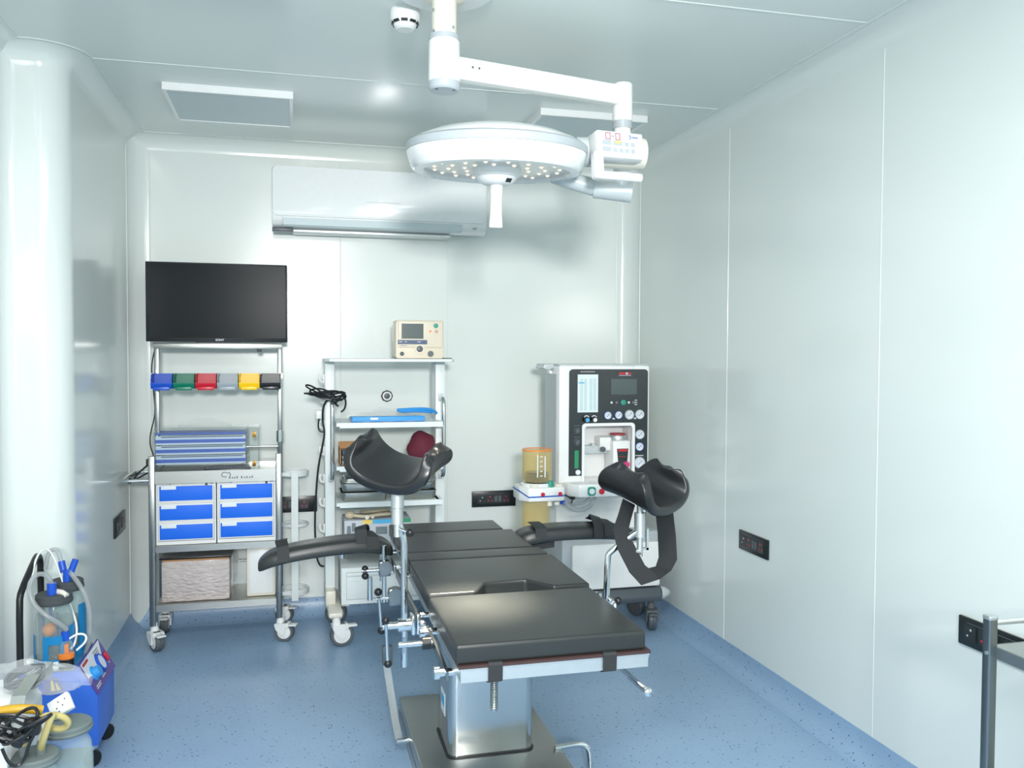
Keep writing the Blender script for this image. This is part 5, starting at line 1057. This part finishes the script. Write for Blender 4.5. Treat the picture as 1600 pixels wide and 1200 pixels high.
b.tube([(-0.74, 2.23, 0.62), (-0.70, 2.225, 0.65), (-0.65, 2.23, 0.648), (-0.61, 2.235, 0.63), (-0.598, 2.24, 0.61)], 0.0045, n=6, smooth=2)
b.build('cord', 'black', o)
MB().box(-0.625, -0.590, 2.222, 2.25, 0.592, 0.632, bev=0.006).cyl((-0.640, 2.225, 0.575), (-0.622, 2.225, 0.605), 0.013, n=14).build('plug', 'black', o)
# bag with a white extension socket on top
o = thing('plastic_bag', 'clear plastic bag with cable lying between the two suction units', 'plastic bag', (-0.60, 2.50, 0.63))
bg = MB(); bmb = bg.bm; N1, N2 = 24, 14; rows = []
for i in range(N1+1):
    u = i/N1; rw = []
    for j in range(N2):
        a = 2*PI*j/N2; rr = (0.034+0.020*math.sin(PI*u))*(1+0.16*math.sin(5*a+9*u)+0.1*math.sin(13*u+3*a))
        if u > 0.9: rr *= 0.55
        rw.append(bmb.verts.new((-0.80+0.27*u, 2.46+rr*1.2*math.cos(a)+0.02*u, 0.660-0.035*u+0.008*math.sin(PI*u)+rr*0.6*math.sin(a))))
    rows.append(rw)
for A, B in zip(rows, rows[1:]):
    for k in range(N2): bmb.faces.new((A[k], A[(k+1) % N2], B[(k+1) % N2], B[k]))
bg.build('bag', 'film', o)
b = MB()
for k in range(4): b.tube([(-0.685+0.045*math.cos(t), 2.46+0.03*math.sin(t), 0.652+0.020*math.sin(t+0.5*k)+0.003*k) for t in [j*2*PI/14 for j in range(14)]], 0.005, n=6, cyc=True)
b.build('bagged_cable', 'dgrey', o)
ms = Matrix.Translation((-0.592, 2.43, 0.582)) @ Matrix.Rotation(math.radians(-32), 4, 'Y') @ Matrix.Rotation(math.radians(-35), 4, 'X')
o = thing('socket_strip', 'white extension socket lying in the clear plastic bag', 'extension socket', (-0.592, 2.43, 0.57))
MB().box(-0.028, 0.028, -0.009, 0.009, -0.024, 0.024, bev=0.003, mtx=ms).build('socket_body', 'white', o)
b = MB()
for u, v in ((0, 0.010), (-0.008, -0.004), (0.008, -0.004), (0.018, 0.008), (-0.015, -0.012), (-0.005, -0.015)):
    b.cyl(ms @ Vector((u, -0.0088, v)), ms @ Vector((u, -0.0096, v)), 0.0022, n=10)
b.build('pin_hole', 'dgrey', o)

# ---------------------------------------------------------------- steel trolley at the right edge
TL = thing('side_trolley', 'stainless steel side trolley cut off at the photo\'s right edge', 'trolley', (1.85, 1.48, 0))
for x in (1.668, 2.012):
    for y in (1.195, 1.752):
        p_ = MB().prism(rrect(x, x+0.025, y, y+0.025, 0.004, 3), XY, 0.11, 0.852).build('post', 'steel', TL)
        MB().prism(rrect(x-0.0005, x+0.0255, y-0.0005, y+0.0255, 0.004, 3), XY, 0.846, 0.858, bev=0.003).build('post_cap', 'frost', p_)
        MB().lathe([(0.006, 0), (0.005, 0.003), (0, 0.003)], (x-0.0005, y+0.008, 0.765), (-1, 0, 0), 12).build('bolt', 'chrome', p_)
for z in (0.752, 0.25):
    b = MB().box(1.690, 2.015, 1.205, 1.770, z+0.024, z+0.028).box(1.688, 1.692, 1.205, 1.770, z, z+0.028).box(2.013, 2.017, 1.205, 1.770, z, z+0.028).box(1.690, 2.015, 1.768, 1.772, z, z+0.028).box(1.690, 2.015, 1.203, 1.207, z, z+0.028)
    b.build('shelf', 'steelh', TL)
MB().cyl((1.690, 1.7645, 0.838), (2.015, 1.7645, 0.838), 0.0075, n=14).build('guard_rail', 'chrome', TL)
MB().cyl((2.0245, 1.215, 0.838), (2.0245, 1.757, 0.838), 0.0075, n=14).build('guard_rail', 'chrome', TL)
for x in (1.6805, 2.0245):
    for y in (1.2075, 1.7645): caster(TL, x, y, 0.115, 0.042, 0.03, 0.6, body='frost', hub='dgrey', brake=False)
